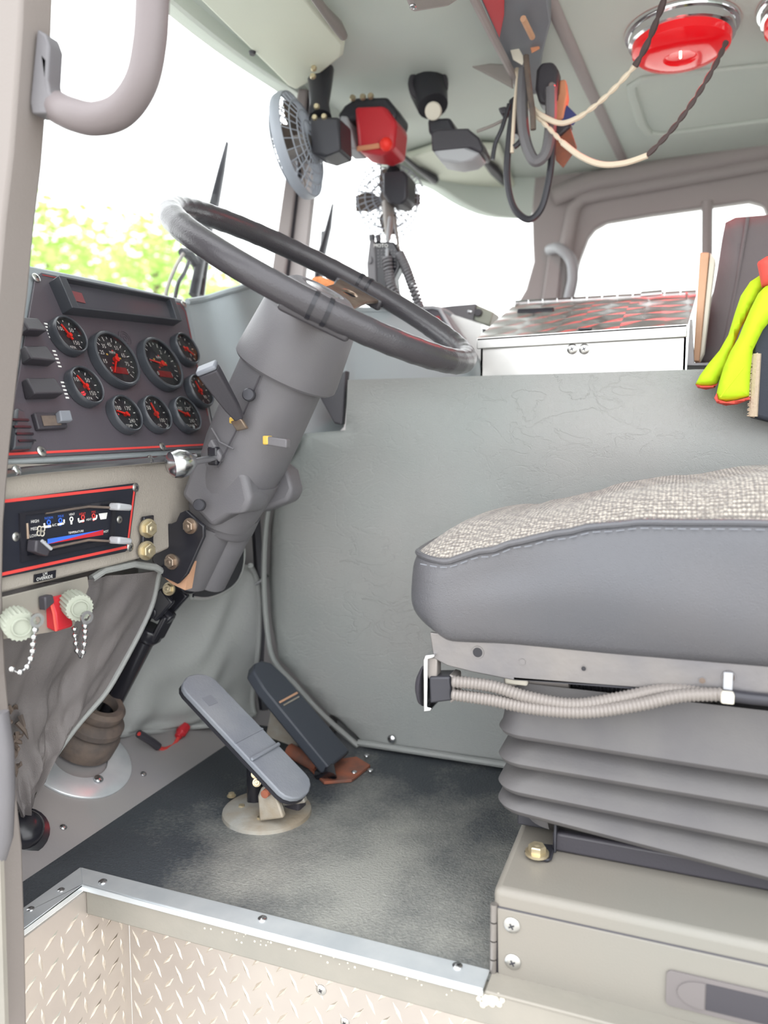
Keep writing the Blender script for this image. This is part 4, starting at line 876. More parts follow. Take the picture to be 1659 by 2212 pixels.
# ------------------------------------------------------------------ driver seat
seat = thing('driver_seat', (.05, 1.17, .108), 'suspension driver seat with tweed cushion and black vinyl sides', 'seat')
YN = .945; YF = 1.40
pt_ = [(885, 1200), (960, 1211), (1050, 1188), (1130, 1166), (1200, 1150), (1300, 1133), (1400, 1125), (1659, 1128)]
bt_ = [(890, 1362), (960, 1388), (1100, 1396), (1300, 1416), (1659, 1446)]
ZPT = [(AY(x, y, YN).x, AY(x, y, YN).z) for x, y in pt_]; ZBT = [(AY(x, y, YN).x, AY(x, y, YN).z) for x, y in bt_]
ZPT.append((.5, ZPT[-1][1] + .01)); ZBT.append((.5, ZBT[-1][1]))
XF = -.330; per = []
for k in range(40): per.append((.48 - (.48 - (XF + .06)) * k / 40, YN))
for k in range(13): t = math.radians(270 - 90 * k / 12); per.append((XF + .06 + .06 * math.cos(t), YN + .06 + .06 * math.sin(t)))
for k in range(1, 16): per.append((XF - .012 * math.sin(PI * k / 16), YN + .06 + (YF - YN - .12) * k / 16))
for k in range(13): t = math.radians(180 - 90 * k / 12); per.append((XF + .06 + .06 * math.cos(t), YF - .06 + .06 * math.sin(t)))
for k in range(1, 41): per.append((XF + .06 + (.48 - XF - .06) * k / 40, YF))
cen = lambda p: (max(-.12, min(.48, p[0])), 1.172)
def ringpt(p, off, z):
    c = cen(p); dx, dy = p[0] - c[0], p[1] - c[1]; l = math.hypot(dx, dy) or 1; return V((p[0] + dx / l * off, p[1] + dy / l * off, z))
zp = lambda p: sint(p[0], ZPT); zb3 = lambda p: sint(p[0], ZBT)
sv = MB(); NT = 14; npz = len(per); vs = []
for j in range(NT + 1):
    t = j / NT
    for p in per:
        off = .016 * math.sin(PI * min(1, t * 1.02)) ** .7 - .012 * (1 - t) ** 4 + .004 * math.sin(14 * p[0] + 5 * t) * math.sin(PI * t) - .012 * math.exp(-((p[0] + .20) / .07) ** 2) * math.exp(-((t - .72) / .2) ** 2)
        vs.append(ringpt(p, off, zb3(p) + (zp(p) - zb3(p)) * t))
sv.add(vs, [(j * npz + i, j * npz + i + 1, (j + 1) * npz + i + 1, (j + 1) * npz + i) for j in range(NT) for i in range(npz - 1)] + [tuple(range(npz))])
build('cushion_side', sv, 'seat_vinyl', seat, smooth=70)
HT = [(-.33, .030), (-.28, .040), (-.2, .036), (-.12, .026), (-.06, .030), (.0, .040), (.1, .050), (.5, .05)]
tv = MB(); vs = []; NR = 16
for j in range(NR + 1):
    t = (j / NR) ** 1.6
    for p in per:
        c = cen(p); q = V((p[0] + (c[0] - p[0]) * t, p[1] + (c[1] - p[1]) * t, 0)); h = sint(q.x, HT); f_ = 1 - (1 - min(1, t * 2.6)) ** 2.2
        vs.append(V((q.x, q.y, zp(p) * (1 - min(1, t * 1.5)) + sint(q.x, ZPT) * min(1, t * 1.5) + h * f_ - .012 * max(0, t - .5) + .003 * math.sin(30 * q.x + 4) * f_)))
tv.add(vs, [(j * npz + i, j * npz + i + 1, (j + 1) * npz + i + 1, (j + 1) * npz + i) for j in range(NR) for i in range(npz - 1)])
build('cushion_top', tv, 'seat_cloth', seat, smooth=70)
build('piping', MB().tube([ringpt(p, .002, zp(p) - .001) for p in per], .0042, 8), 'seat_vinyl', seat)
st_ = MB()
for i in range(0, 46):
    x = -.31 + i * .0135; a = V((x, YN - .0062, sint(x, ZPT) - .008)); b = V((x + .009, YN - .0062, sint(x + .009, ZPT) - .008)); st_.tube([a, b], .0006, 5)
build('stitching', st_, 'grey_plastic', seat, kind='stuff')
# seat rail
YR = .958
ro = [(928, 1366), (960, 1370), (1100, 1380), (1300, 1400), (1700, 1433), (1700, 1516), (1600, 1506), (1300, 1482), (1110, 1470), (1020, 1452), (965, 1438), (936, 1422)]
rl = build('seat_rail', MB().prism([AY(x, y, YR) for x, y in ro], (0, .005, 0)), 'steel_frame', seat, bevel=.0015)
build('rail_flange', MB().prism([AY(x, y, YR) + V((0, 0, .001)) for x, y in ((1110, 1470), (1700, 1516))] + [AY(1700, 1516, YR) + V((0, .03, .001)), AY(1110, 1470, YR) + V((0, .03, .001))], (0, 0, .003)), 'dark_steel', rl)
def hole(x, y, r, m='black_gloss'):
    c = AY(x, y, YR); b = MB().lathe(c, (0, -1, 0), [(r, .0), (r, .0006), (.0001, .0007)], 20); build('hole', b, m, rl)
    build('hole_rim', MB().lathe(c, (0, -1, 0), [(r * 1.3, 0), (r * 1.25, .0009), (r, .0009), (r, 0)], 20, cap=False), 'steel_frame', rl)
hole(1032, 1409, .0065); hole(1128, 1430, .0035, 'steel_frame'); hole(1261, 1444, .0030); hole(1517, 1470, .0035, 'boot_rubber'); hole(1574, 1463, .0065, 'boot_rubber')
build('cable_tie', MB().box(AY(1572, 1484, YR - .003), (.010, .003, .035)), 'rubber_light', seat, bevel=.001)
build('tie_head', MB().box(AY(1571, 1505, YR - .010), (.014, .02, .012)), 'paper', seat, bevel=.002)
def conduit(pts, r):
    q = spline(pts, 26); L = sum((a - b).length for a, b in zip(q, q[1:])); n = int(L / .0024); out = []; acc = 0; i = 0; d = 0
    for k in range(n):
        tgt = L * k / (n - 1)
        while i < len(q) - 2 and d + (q[i + 1] - q[i]).length < tgt: d += (q[i + 1] - q[i]).length; i += 1
        out.append(q[i].lerp(q[i + 1], min(1, (tgt - d) / max(1e-9, (q[i + 1] - q[i]).length))))
    return MB().tube(out, [r * (1.0 if k % 2 else .82) for k in range(n)], 10)
yc = YR - .004
build('wire_conduit', conduit([AY(978, 1472, yc), AY(1060, 1482, yc), AY(1140, 1506, yc - .006), AY(1240, 1522, yc - .008), AY(1340, 1508, yc - .004), AY(1440, 1490, yc + .004), AY(1560, 1498, yc + .010)], .0085), 'conduit', seat)
build('wire_conduit', conduit([AY(978, 1500, yc), AY(1060, 1512, yc - .004), AY(1150, 1530, yc - .010), AY(1260, 1538, yc - .012), AY(1370, 1524, yc - .010), AY(1470, 1503, yc - .006), AY(1560, 1500, yc - .002)], .0085), 'conduit', seat)
build('conduit_tail', MB().tube([AY(1560, 1500, yc), AY(1620, 1508, yc), AY(1700, 1516, yc)], .007, 10), 'dark_steel', seat)
# rocker switch box under the front of the seat
sbx = build('switch_box', MB().prism([AY(x, y, YR - .004) for x, y in ((926, 1462), (972, 1462), (976, 1514), (928, 1520))], (0, .035, 0)), 'dark_steel', seat, bevel=.003)
build('terminal_end', MB().prism([AY(x, y, YR + .002) for x, y in ((970, 1457), (984, 1462), (984, 1512), (972, 1520))], (0, .03, 0)), 'conduit', sbx, bevel=.002)
build('chrome_plate', MB().prism([AY(x, y, YR - .008) for x, y in ((918, 1416), (938, 1414), (938, 1420), (924, 1424), (922, 1528), (932, 1530), (930, 1536), (915, 1538), (914, 1425))], (0, .045, 0)), 'dull_chrome', sbx, bevel=.001)
build('rocker', MB().lathe(AY(918, 1480, YR + .014), V((-1, 0, 0)), [(.028, 0), (.026, .004), (.016, .009), (.0001, .011)], 24), 'black_plastic', sbx)
build('hanger', MB().box(AY(938, 1440, YR + .01), (.014, .02, .03)), 'conduit', sbx, bevel=.002)
# slide mechanism glimpsed under the rail
me_ = MB(); me_.prism([AY(x, y, 1.0) for x, y in ((1120, 1480), (1252, 1490), (1240, 1512), (1120, 1505))], (0, .08, 0)); slide = build('slide_mechanism', me_, 'dark_steel', seat, bevel=.004)
build('slide_bar', MB().tube([AY(1092, 1465, .99), AY(1230, 1472, .99)], .011, 10), 'conduit', slide); build('spring', conduit([AY(1170, 1475, 1.02), AY(1250, 1482, 1.02), AY(1345, 1490, 1.02)], .012), 'dark_steel', slide)
build('brass_tab', MB().box(AY(1160, 1492, .985), (.014, .006, .014)), 'bolt_brass', slide, bevel=.001); build('cover_tab', MB().box(AY(1116, 1462, .975), (.03, .01, .02)), 'paper', slide, bevel=.003)
# rubber bellows
YB = .962
pk_ = [((1105, 1568), (1659, 1640)), ((1105, 1588), (1659, 1676)), ((1095, 1648), (1659, 1745)), ((1091, 1707), (1659, 1823)), ((1092, 1748), (1659, 1896))]
ZK = []
for a, b in pk_:
    p, q = AY(a[0], a[1], YB), AY(b[0], b[1], YB); ZK.append((p.x, p.z, (q.z - p.z) / (q.x - p.x)))
zk = lambda i, x: ZK[i][1] + (x - ZK[i][0]) * ZK[i][2]
def outline(ins):
    x0, y0, x1, y1, r = -.215 + ins, YB + ins, .48, 1.385 - ins, .035; o = [(x1, y0)]
    for k in range(9): t = math.radians(270 - 90 * k / 8); o.append((x0 + r + r * math.cos(t), y0 + r + r * math.sin(t)))
    for k in range(9): t = math.radians(180 - 90 * k / 8); o.append((x0 + r + r * math.cos(t), y1 - r + r * math.sin(t)))
    return o + [(x1, y1)]
lev = [(.012, lambda x: .335), (.010, lambda x: zk(1, x) + .045), (.004, lambda x: zk(1, x) + .008), (0, lambda x: zk(1, x) + .001), (.003, lambda x: zk(1, x) - .005), (.030, lambda x: zk(1, x) - .011)]
for i in (2, 3, 4): lev += [(.028, lambda x, i=i: zk(i - 1, x) - .013), (.004, lambda x, i=i: zk(i, x) + .008), (0, lambda x, i=i: zk(i, x) + .001), (.003, lambda x, i=i: zk(i, x) - .005), (.030, lambda x, i=i: zk(i, x) - .011)]
lev += [(.034, lambda x: max(.112, zk(4, x) - .03))]
vs = []; no = len(outline(0))
for ins, zf in lev: vs += [V((x, y, zf(x))) for x, y in outline(ins)]
build('bellows', MB().add(vs, [(j * no + i, j * no + i + 1, (j + 1) * no + i + 1, (j + 1) * no + i) for j in range(len(lev) - 1) for i in range(no - 1)]), 'bellows_rubber', seat, smooth=50)
build('base_frame', MB().cube((-.14, .985, .1085), (.45, 1.37, .135)), 'black_plastic', seat, bevel=.004)
# mounting foot with bolt
fc = AZ(1165, 1850, .108)
fo = MB(); fo.prism([AZ(x, y, .1085) for x, y in ((1132, 1842), (1150, 1825), (1200, 1830), (1192, 1860), (1185, 1864), (1140, 1855))], (0, 0, .004)); fo.box(AZ(1192, 1840, .108) + V((.004, .012, .022)), (.004, .03, .044)); fo.box(AZ(1150, 1815, .108) + V((0, .035, .028)), (.05, .03, .04))
ft = build('mounting_foot', fo, 'dark_steel', seat, bevel=.002)
inst('bolt', ME_BOLT_B, ft, AZ(1160, 1845, .113), (0, 0, 1), 1.15)

# ------------------------------------------------------------------ aluminium box on the engine cover
ZT = .774
AB = thing('aluminium_box', (-.19, 1.67, ZT), 'aluminium equipment box with swirl patterned sloping lid on engine cover', 'box')
x0, x1, ya, yb_, zf, zr = -.372, .004, 1.50, 1.86, .842, .975
build('body', MB().prism([(x0, ya, ZT), (x1, ya, ZT), (x1, ya, zf), (x0, ya, zf)], (0, .004, 0)).prism([(x0, ya, ZT), (x0, yb_, ZT), (x0, yb_, zr), (x0, ya, zf)], (.004, 0, 0)).prism([(x1, ya, ZT), (x1, yb_, ZT), (x1, yb_, zr), (x1, ya, zf)], (-.004, 0, 0)).prism([(x0, yb_, ZT), (x1, yb_, ZT), (x1, yb_, zr), (x0, yb_, zr)], (0, -.004, 0)), 'aluminium_bright', AB)
lf = AY(1030, 735, 1.492); lr = AY(1485, 705, 1.492); lbk = AY(1112, 660, 1.86); lbr = AY(1505, 638, 1.86)
lid = build('lid', MB().prism([lf, lr, lbr, lbk], (0, 0, .004)), 'swirl_alu', AB, smooth=0)
lip = MB().prism([lf + V((0, 0, .004)), lr + V((0, 0, .004)), AY(1484, 728, 1.492), AY(1030, 754, 1.492)], (0, .004, 0)); build('lid_lip', lip, 'aluminium_bright', lid, bevel=.0015)
hn = MB()
for i in range(12): a, b = lbk.lerp(lbr, (i + .04) / 12) + V((0, 0, .006)), lbk.lerp(lbr, (i + .96) / 12) + V((0, 0, .006)); hn.tube([a, b], .006, 8)
build('piano_hinge', hn, 'dull_chrome', AB)
for p in ((1236, 754), (1262, 754)): screw(AB, AY(*p, 1.499), (0, -1, 0), 1.0)
LN = (lr - lf).cross(lbk - lf).normalized(); LN = LN if LN.z > 0 else -LN
def LP(x, y): return AP(x, y, lf + V((0, 0, .005)), LN)
build('rubber_bumper', MB().tube([LP(1120, 674), LP(1195, 671)], .007, 6), 'dark_steel', lid); build('latch_slot', MB().box(LP(1264, 711), (.024, .016, .003)), 'black_gloss', lid)
build('handle', MB().tube([LP(1384, 644) + V((0, 0, .008)), LP(1430, 640) + V((0, 0, .008))], .006, 8), 'dull_chrome', lid)

# ------------------------------------------------------------------ items at the right edge
wb = thing('wooden_board', AY(1500, 785, 1.62), 'narrow upright wooden board beside the aluminium box', 'board')
build('board', MB().prism([AY(1497, 780, 1.62), AY(1510, 780, 1.62), AY(1532, 545, 1.66), AY(1512, 545, 1.66)], (.004, .05, 0)), 'wood', wb, bevel=.002)
build('white_edge', MB().prism([AY(1511, 778, 1.625), AY(1520, 760, 1.625), AY(1545, 560, 1.665), AY(1534, 545, 1.665)], (.003, .05, 0)), 'paper', wb, bevel=.002)
tray = MB().prism([AY(1484, 790, 1.53), AY(1490, 690, 1.53), AY(1496, 690, 1.53), AY(1500, 784, 1.53), AY(1545, 782, 1.53), AY(1545, 790, 1.53)], (0, .12, 0))
build('angle_tray', tray, 'steel_frame', None, 'bent metal tray edge holding the wooden board', 'tray', bevel=.001)
bg_ = thing('passenger_seat', AY(1600, 800, 1.75), 'dark grey upholstered passenger seat behind the gloves', 'seat')
bo_ = [(1514, 775), (1530, 690), (1555, 560), (1568, 475), (1590, 464), (1700, 455), (1720, 800), (1540, 800)]
o2 = [(AY(x, y, 1.75).x, AY(x, y, 1.75).z) for x, y in bo_]
build('pad', puffy(o2, lambda u, v, w_: (u, 1.77 - w_, v), .02, .03, lambda u, v: .004 * math.sin(30 * u + 6 * v), .14), 'bag_cloth', bg_, smooth=60)
build('seam', MB().tube([AY(1556, 780, 1.748), AY(1590, 620, 1.748), AY(1615, 470, 1.748)], .004, 8), 'bag_cloth', bg_)
cb = thing('cloth_panel', AY(1650, 900, 1.395), 'dark blue cloth covered panel with frayed pale edge at right border', 'cloth panel')
cbp = [AY(1621, 900, 1.395), AY(1632, 700, 1.395), AY(1700, 640, 1.395), AY(1760, 640, 1.395), AY(1760, 935, 1.395)]
build('body', MB().prism(cbp, (0, .045, 0)), 'dark_cloth', cb, bevel=.005)
fz = MB()
for i in range(120):
    t = i / 119; p = cbp[0].lerp(cbp[0].lerp(cbp[1], .68), t); fz.tube([p + V((.006, -.001, 0)), p + V((random.uniform(-.006, .0), -.004, random.uniform(-.006, .003)))], [.002, .0007], 4)
build('frayed_edge', fz, 'fuzzy_edge', cb, kind='stuff'); build('edge_band', MB().tube([cbp[0] + V((.004, 0, 0)), cbp[0].lerp(cbp[1], .68) + V((.004, 0, 0))], .007, 8), 'fuzzy_edge', cb)
# gloves
def slab(outpx, Y, th, m, nm, parent, bev=.008, dome=.010):
    o3 = [(AY(x, y, Y).x, AY(x, y, Y).z) for x, y in outpx]
    return build(nm, puffy(o3, lambda u, v, w_: (u, Y + th * .5 - w_, v), th * .5, .008, lambda u, v: .002 * math.sin(60 * u + 25 * v), th * .5), m, parent, smooth=60)
gl = thing('work_glove', AY(1580, 860, 1.39), 'fluorescent yellow work glove with orange red edging', 'glove', 'fluorescent gloves')
sg1 = [(1655, 560), (1645, 590), (1622, 605), (1602, 635), (1590, 670), (1575, 720), (1555, 755), (1530, 785), (1512, 810), (1503, 828), (1515, 832), (1535, 833), (1550, 828), (1562, 808), (1572, 790), (1585, 750), (1600, 710), (1618, 680), (1640, 640), (1659, 610)]
slab(sg1, 1.412, .026, 'hivis', 'back_fingers', gl)
slab([(1503, 829), (1515, 832), (1538, 832), (1552, 826), (1545, 836), (1525, 840), (1508, 836)], 1.411, .024, 'hivis_red', 'fingertip_edge', gl)
slab([(1570, 800), (1595, 730), (1622, 670), (1630, 660), (1612, 720), (1590, 780)], 1.408, .018, 'hivis_red', 'side_strip', gl)
sg2 = [(1690, 600), (1655, 615), (1640, 630), (1625, 660), (1612, 690), (1598, 725), (1580, 755), (1565, 790), (1556, 820), (1549, 850), (1552, 862), (1570, 866), (1595, 862), (1620, 855), (1623, 800), (1628, 755), (1650, 710), (1690, 660)]
slab(sg2, 1.372, .032, 'hivis', 'front_fingers', gl)
slab([(1549, 848), (1552, 862), (1570, 867), (1596, 863), (1621, 856), (1621, 862), (1595, 872), (1570, 875), (1550, 869), (1544, 858)], 1.370, .028, 'hivis_red', 'fingertip_edge', gl)
build('fold_line', MB().tube([AY(1556, 858, 1.3555), AY(1580, 828, 1.3555), AY(1608, 792, 1.3555)], .0012, 6), 'hivis', gl)
slab([(1640, 560), (1659, 548), (1720, 540), (1720, 600), (1668, 612), (1650, 612), (1646, 590)], 1.372, .036, 'hivis_red', 'cuff', gl)

# ------------------------------------------------------------------ grab handles
gh = thing('grab_handle', AY(120, 180, .70), 'padded grey brown grab handle on the driver door pillar', 'grab handle')
build('tube', MB().tube(spline([AY(118, 228, .715), AY(150, 245, .70), AY(205, 257, .70), AY(262, 238, .70), AY(305, 178, .70), AY(324, 90, .70), AY(330, -10, .70), AY(336, -110, .70)], 8), .0172, 16), 'handle_pad', gh)
build('mount_plate', MB().prism([AY(x, y, .715) for x, y in ((112, 82), (128, 92), (138, 120), (134, 190), (138, 215), (150, 228), (140, 262), (100, 262), (96, 240))], (0, -.022, 0)), 'column_plastic', gh, bevel=.006, seg=3)
ph_ = thing('grab_handle', AY(1212, 640, 2.56), 'bent grey grab handle on the passenger windscreen pillar', 'grab handle')
build('tube', MB().tube(spline([AY(1186, 540, 2.57), AY(1208, 537, 2.53), AY(1232, 560, 2.52), AY(1238, 600, 2.52), AY(1228, 650, 2.53), AY(1222, 690, 2.57)], 6), .017, 12), 'rubber_light', ph_)
build('mount_pad', MB().prism([AY(x, y, 2.585) for x, y in ((1188, 545), (1215, 555), (1205, 660), (1172, 660))], (0, -.02, 0)), 'mauve_trim', ph_, bevel=.004)

# ------------------------------------------------------------------ ceiling fittings
def zq(pts, z): return [AZ(x, y, z) for x, y in pts]
vd = thing('sun_visor', AZ(560, 60, 1.47), 'pale driver sun visor board folded against the headliner', 'sun visor')
build('board', MB().prism(zq([(388, -40), (610, -60), (745, 100), (742, 122), (672, 178), (640, 196), (620, 186)], 1.468), (0, 0, .022)), 'headliner_light', vd, bevel=.008, seg=3)
build('hinge_arm', MB().tube(zq([(655, -40), (700, 22), (728, 55), (742, 78)], 1.458), [.008, .009, .012, .009], 10), 'conduit', vd)
build('stud', MB().lathe(AZ(545, 112, 1.468), (0, 0, -1), [(.008, 0), (.006, .006)], 12), 'dark_steel', vd)
vp = thing('sun_visor', AZ(1000, 400, 1.47), 'pale passenger sun visor board beyond the fan', 'sun visor')
build('board', MB().prism(zq([(874, 345), (960, 318), (1080, 322), (1128, 448), (1060, 446), (985, 428)], 1.472), (0, 0, .02)), 'headliner_light', vp, bevel=.008, seg=3)
build('hinge_arm', MB().tube(zq([(868, 335), (900, 362), (940, 388)], 1.46), [.006, .008, .014], 8), 'dark_steel', vp); build('hinge_arm', MB().tube(zq([(1045, 345), (1068, 368), (1090, 395)], 1.46), [.008, .016, .010], 8), 'dark_steel', vp)

lampmat = mat('red_lens', (205, 14, 28), .12, coat=.3, emit=(255, 24, 30), estr=.2)
def lamp(px, py, R_, lab, lit):
    c = AZ(px, py, ZC - .002); t = thing('dome_lamp', c, lab, 'ceiling lamp')
    build('chrome_flange', MB().lathe(c, (0, 0, -1), [(R_, 0), (R_, .004), (R_ * .985, .008), (R_ * .93, .010), (R_ * .92, .024), (R_ * .86, .027), (R_ * .84, .02)], 56, cap=False), 'chrome', t)
    pr = [(.865, .018), (.865, .030), (.85, .042), (.74, .052), (.5, .058), (.3, .059), (.27, .055), (.2, .053), (.0001, .052)]
    le = build('red_lens', MB().lathe(c, (0, 0, -1), [(R_ * a, b) for a, b in pr], 56, cap=False), 'red_lens', t)
    if lit:
        l = bpy.data.lights.new('bulb', 'AREA'); l.shape = 'DISK'; l.size = R_ * 1.2; l.energy = 1.0; l.color = (1, .04, .05)
        lo_ = bpy.data.objects.new('bulb_light', l); COL.objects.link(lo_); lo_.parent = t; lo_.location = (0, 0, -.064)
        build('bulb_glow', MB().tube([c + V((0, -.052, -.0545)), c + V((0, .0, -.0575))], .0022, 8), 'bulb_lit', le)
mat('cage_pale', (158, 164, 174), .4)
mat('bulb_lit', (255, 210, 190), .3, emit=(255, 215, 195), estr=4)
lamp(1472, 62, .113, 'round red ceiling dome lamp with chrome flange, lit', True)
lamp(1772, 2, .113, 'chrome rimmed dome lamp cut by the right picture edge', False)

# beaded cords
def cordthing(name, segs, lab):
    allp = [p for s_ in segs for p in s_[0]]; t = thing(name, min(allp, key=lambda p: p.z), lab, 'cord', 'cords looped under the headliner')
    for pts, r, bead, m in segs:
        q = spline(pts, 14); b = MB()
        if bead:
            L = sum((a - c).length for a, c in zip(q, q[1:])); n = int(L / (r * 1.1)); out = []; i = 0; d = 0
            for k in range(n):
                tg = L * k / (n - 1)
                while i < len(q) - 2 and d + (q[i + 1] - q[i]).length < tg: d += (q[i + 1] - q[i]).length; i += 1
                out.append(q[i].lerp(q[i + 1], min(1, (tg - d) / max(1e-9, (q[i + 1] - q[i]).length))))
            b.tube(out, [r * (1, .9, .55, .9)[k % 4] for k in range(n)], 8)
        else: b.tube(q, r, 8)
        build('cord_section', b, m, t)
c1 = lambda x, y, d=1.62: AY(x, y, d)
cordthing('beaded_cord', [([c1(1445, -30, 1.5), c1(1422, 35, 1.53), c1(1398, 95, 1.56), c1(1372, 142, 1.58)], .0068, True, 'cord_dark'), ([c1(1372, 142, 1.58), c1(1330, 188, 1.6), c1(1290, 225, 1.62), c1(1250, 254, 1.64)], .0055, True, 'cord_white'), ([c1(1250, 254, 1.64), c1(1215, 266, 1.65), c1(1180, 255, 1.66), c1(1150, 232, 1.68), c1(1128, 190, 1.7), c1(1116, 150, 1.72)], .0055, False, 'cord_white')], 'upper beaded cord running from ceiling past lamp to the cables')
cordthing('beaded_cord', [([c1(1568, 92, 1.62), c1(1545, 140, 1.6), c1(1500, 215, 1.6), c1(1450, 282, 1.6), c1(1398, 336, 1.6)], .0055, True, 'cord_dark'), ([c1(1398, 336, 1.6), c1(1350, 352, 1.61), c1(1300, 355, 1.62), c1(1255, 338, 1.63), c1(1215, 308, 1.64)], .0058, False, 'cord_white'), ([c1(1215, 308, 1.64), c1(1185, 276, 1.66), c1(1150, 240, 1.68), c1(1125, 195, 1.7)], .005, True, 'cord_white')], 'lower cord sagging from the red lamp to the cables')

# fans
def fan(c, axis, R_, lab, cols_, motor):
    t = thing('cab_fan', c, lab, 'fan'); u, v2, a = frame(axis); b = MB()
    for k in range(28):
        th = 2 * PI * k / 28; d_ = u * math.cos(th) + v2 * math.sin(th)
        b.tube([c + a * .036 + d_ * R_ * .2, c + a * .032 + d_ * R_ * .6, c + a * .012 + d_ * R_ * .97, c + d_ * R_, c - a * .012 + d_ * R_ * .97, c - a * .032 + d_ * R_ * .6, c - a * .036 + d_ * R_ * .2], .0014, 5)
    for rr, h in ((1.0, 0), (.8, .024), (.6, .032), (.4, .035), (.2, .036), (.6, -.032), (.8, -.024), (.3, -.035)):
        b.tube([c + a * h + (u * math.cos(2 * PI * k / 40) + v2 * math.sin(2 * PI * k / 40)) * R_ * rr for k in range(40)], .0017, 5, closed=True)
    build('cage', b, cols_, t)
    build('hub', MB().lathe(c, a, [(R_ * .2, -.03), (R_ * .2, .03), (R_ * .12, .036)], 20), 'conduit', t)
    for k in range(4):
        th = 2 * PI * k / 4 + .1; d_ = u * math.cos(th) + v2 * math.sin(th); s_ = a.cross(d_); m_ = MB()
        m_.prism([c + d_ * R_ * .15 - s_ * .010, c + d_ * R_ * .5 - s_ * .028 + a * .008, c + d_ * R_ * .85 - s_ * .020 + a * .008, c + d_ * R_ * .88 + s_ * .012 - a * .008, c + d_ * R_ * .5 + s_ * .020 - a * .008, c + d_ * R_ * .15 + s_ * .010], a * .002)
        build('blade', m_, 'boot_rubber', t)
    build('motor', motor, 'dark_steel', t, bevel=.006, seg=3)
    return t
fc1 = AY(642, 316, 1.62)
mo = MB(); mo.prism([AY(x, y, 1.60) for x, y in ((668, 250), (732, 252), (735, 325), (700, 338), (672, 330))], (0, .07, 0))
t = fan(fc1, V((1.0, .06, .18)), .112, 'small clip fan with clear cage at top of centre post', 'cage_pale', mo)
build('rim_shell', MB().lathe(fc1, V((1.0, .06, .18)), [(.113, -.012), (.115, -.004), (.115, .004), (.113, .012), (.110, .012), (.110, -.012)], 40, cap=False), 'cage_pale', t)
b = MB(); b.tube([AY(690, 148, 1.68), AY(692, 175, 1.66), AY(690, 225, 1.64), AY(692, 255, 1.63)], [.034, .028, .022, .026], 14); ar = build('mount_arm', b, 'dark_steel', t)
for p in ((678, 148), (676, 165), (684, 230), (680, 254), (700, 252)): build('brass_screw', MB().lathe(AY(*p, 1.60), (0.2, -1, 0), [(.007, 0), (.005, .005)], 10), 'bolt_brass', ar)
fc2 = AY(838, 435, 1.95)
mo = MB(); mo.prism([AY(x, y, 1.84) for x, y in ((826, 372), (872, 368), (880, 380), (878, 430), (865, 442), (838, 438), (826, 420))], (0, .07, 0))
t = fan(fc2, V((.32, -.93, .05)), .098, 'small clip fan with clear cage right of centre post', 'cage_pale', mo)
build('mount_arm', MB().tube([AY(862, 275, 2.0), AY(858, 300, 1.98), AY(852, 345, 1.93), AY(850, 372, 1.89)], [.018, .016, .015, .018], 12), 'dark_steel', t)
build('clip_stem', MB().tube([AY(838, 438, 1.88), AY(840, 490, 1.86), AY(838, 520, 1.85)], [.016, .012, .006], 10), 'conduit', t)

# red and clear map light
ml = thing('map_light', AY(800, 330, 1.78), 'red and clear map light under the windscreen header', 'map light')
build('housing', MB().prism([AY(x, y, 1.76) for x, y in ((728, 248), (742, 228), (770, 210), (835, 208), (858, 240), (852, 262), (760, 258), (735, 268))], (0, .09, 0)), 'dark_steel', ml, bevel=.008, seg=3)
build('red_lens', MB().prism([AY(x, y, 1.75) for x, y in ((764, 230), (832, 228), (856, 262), (850, 322), (820, 334), (772, 326))], (0, .09, 0)), 'red_plastic', ml, bevel=.010, seg=3)
build('clear_lens', MB().prism([AY(x, y, 1.755) for x, y in ((734, 248), (750, 250), (768, 320), (738, 322))], (0, .08, 0)), 'rubber_light', ml, bevel=.006, seg=3)
build('red_glow', MB().ball(AY(834, 312, 1.748), .016, 12), 'red_needle', ml); build('clear_strip', MB().box(AY(796, 318, 1.747), (.06, .006, .012)), 'orange_paper', ml, bevel=.003)
for p in ((762, 212), (784, 210), (801, 208)): build('brass_screw', MB().lathe(AY(*p, 1.752), (.1, -1, 0), [(.008, 0), (.006, .006)], 10), 'bolt_brass', ml)
# swivel lamp
sl_ = thing('swivel_lamp', AY(960, 300, 1.80), 'black swivel spot lamp hanging from the headliner', 'swivel lamp')
b = MB(); b.tube([AY(918, 160, 1.84), AY(925, 190, 1.82), AY(935, 230, 1.8)], [.030, .046, .036], 18); build('socket', b, 'dark_steel', sl_)
build('ring', MB().tube([AY(925, 182, 1.80) + (RT * math.cos(2 * PI * k / 24) + UP * math.sin(2 * PI * k / 24)) * .040 for k in range(24)], .008, 8, closed=True), 'black_plastic', sl_)
build('lens_spot', MB().lathe(AY(936, 240, 1.765), (0.1, -1, -.5), [(.020, 0), (.018, .006), (.0001, .008)], 20), 'paper', sl_)
build('neck', MB().prism([AY(x, y, 1.78) for x, y in ((922, 255), (972, 252), (985, 285), (925, 290))], (0, .06, 0)), 'dark_steel', sl_, bevel=.008)
build('head', MB().prism([AY(x, y, 1.75) for x, y in ((930, 285), (945, 278), (1010, 276), (1034, 296), (1043, 318), (1040, 330), (1010, 318), (932, 326))], (0, .08, 0)), 'black_plastic', sl_, bevel=.008, seg=3)
build('diffuser', MB().prism([AY(x, y, 1.752) for x, y in ((934, 326), (1010, 318), (1038, 330), (1020, 345), (985, 352), (950, 346))], (0, .07, 0)), 'rubber_light', sl_, bevel=.006)

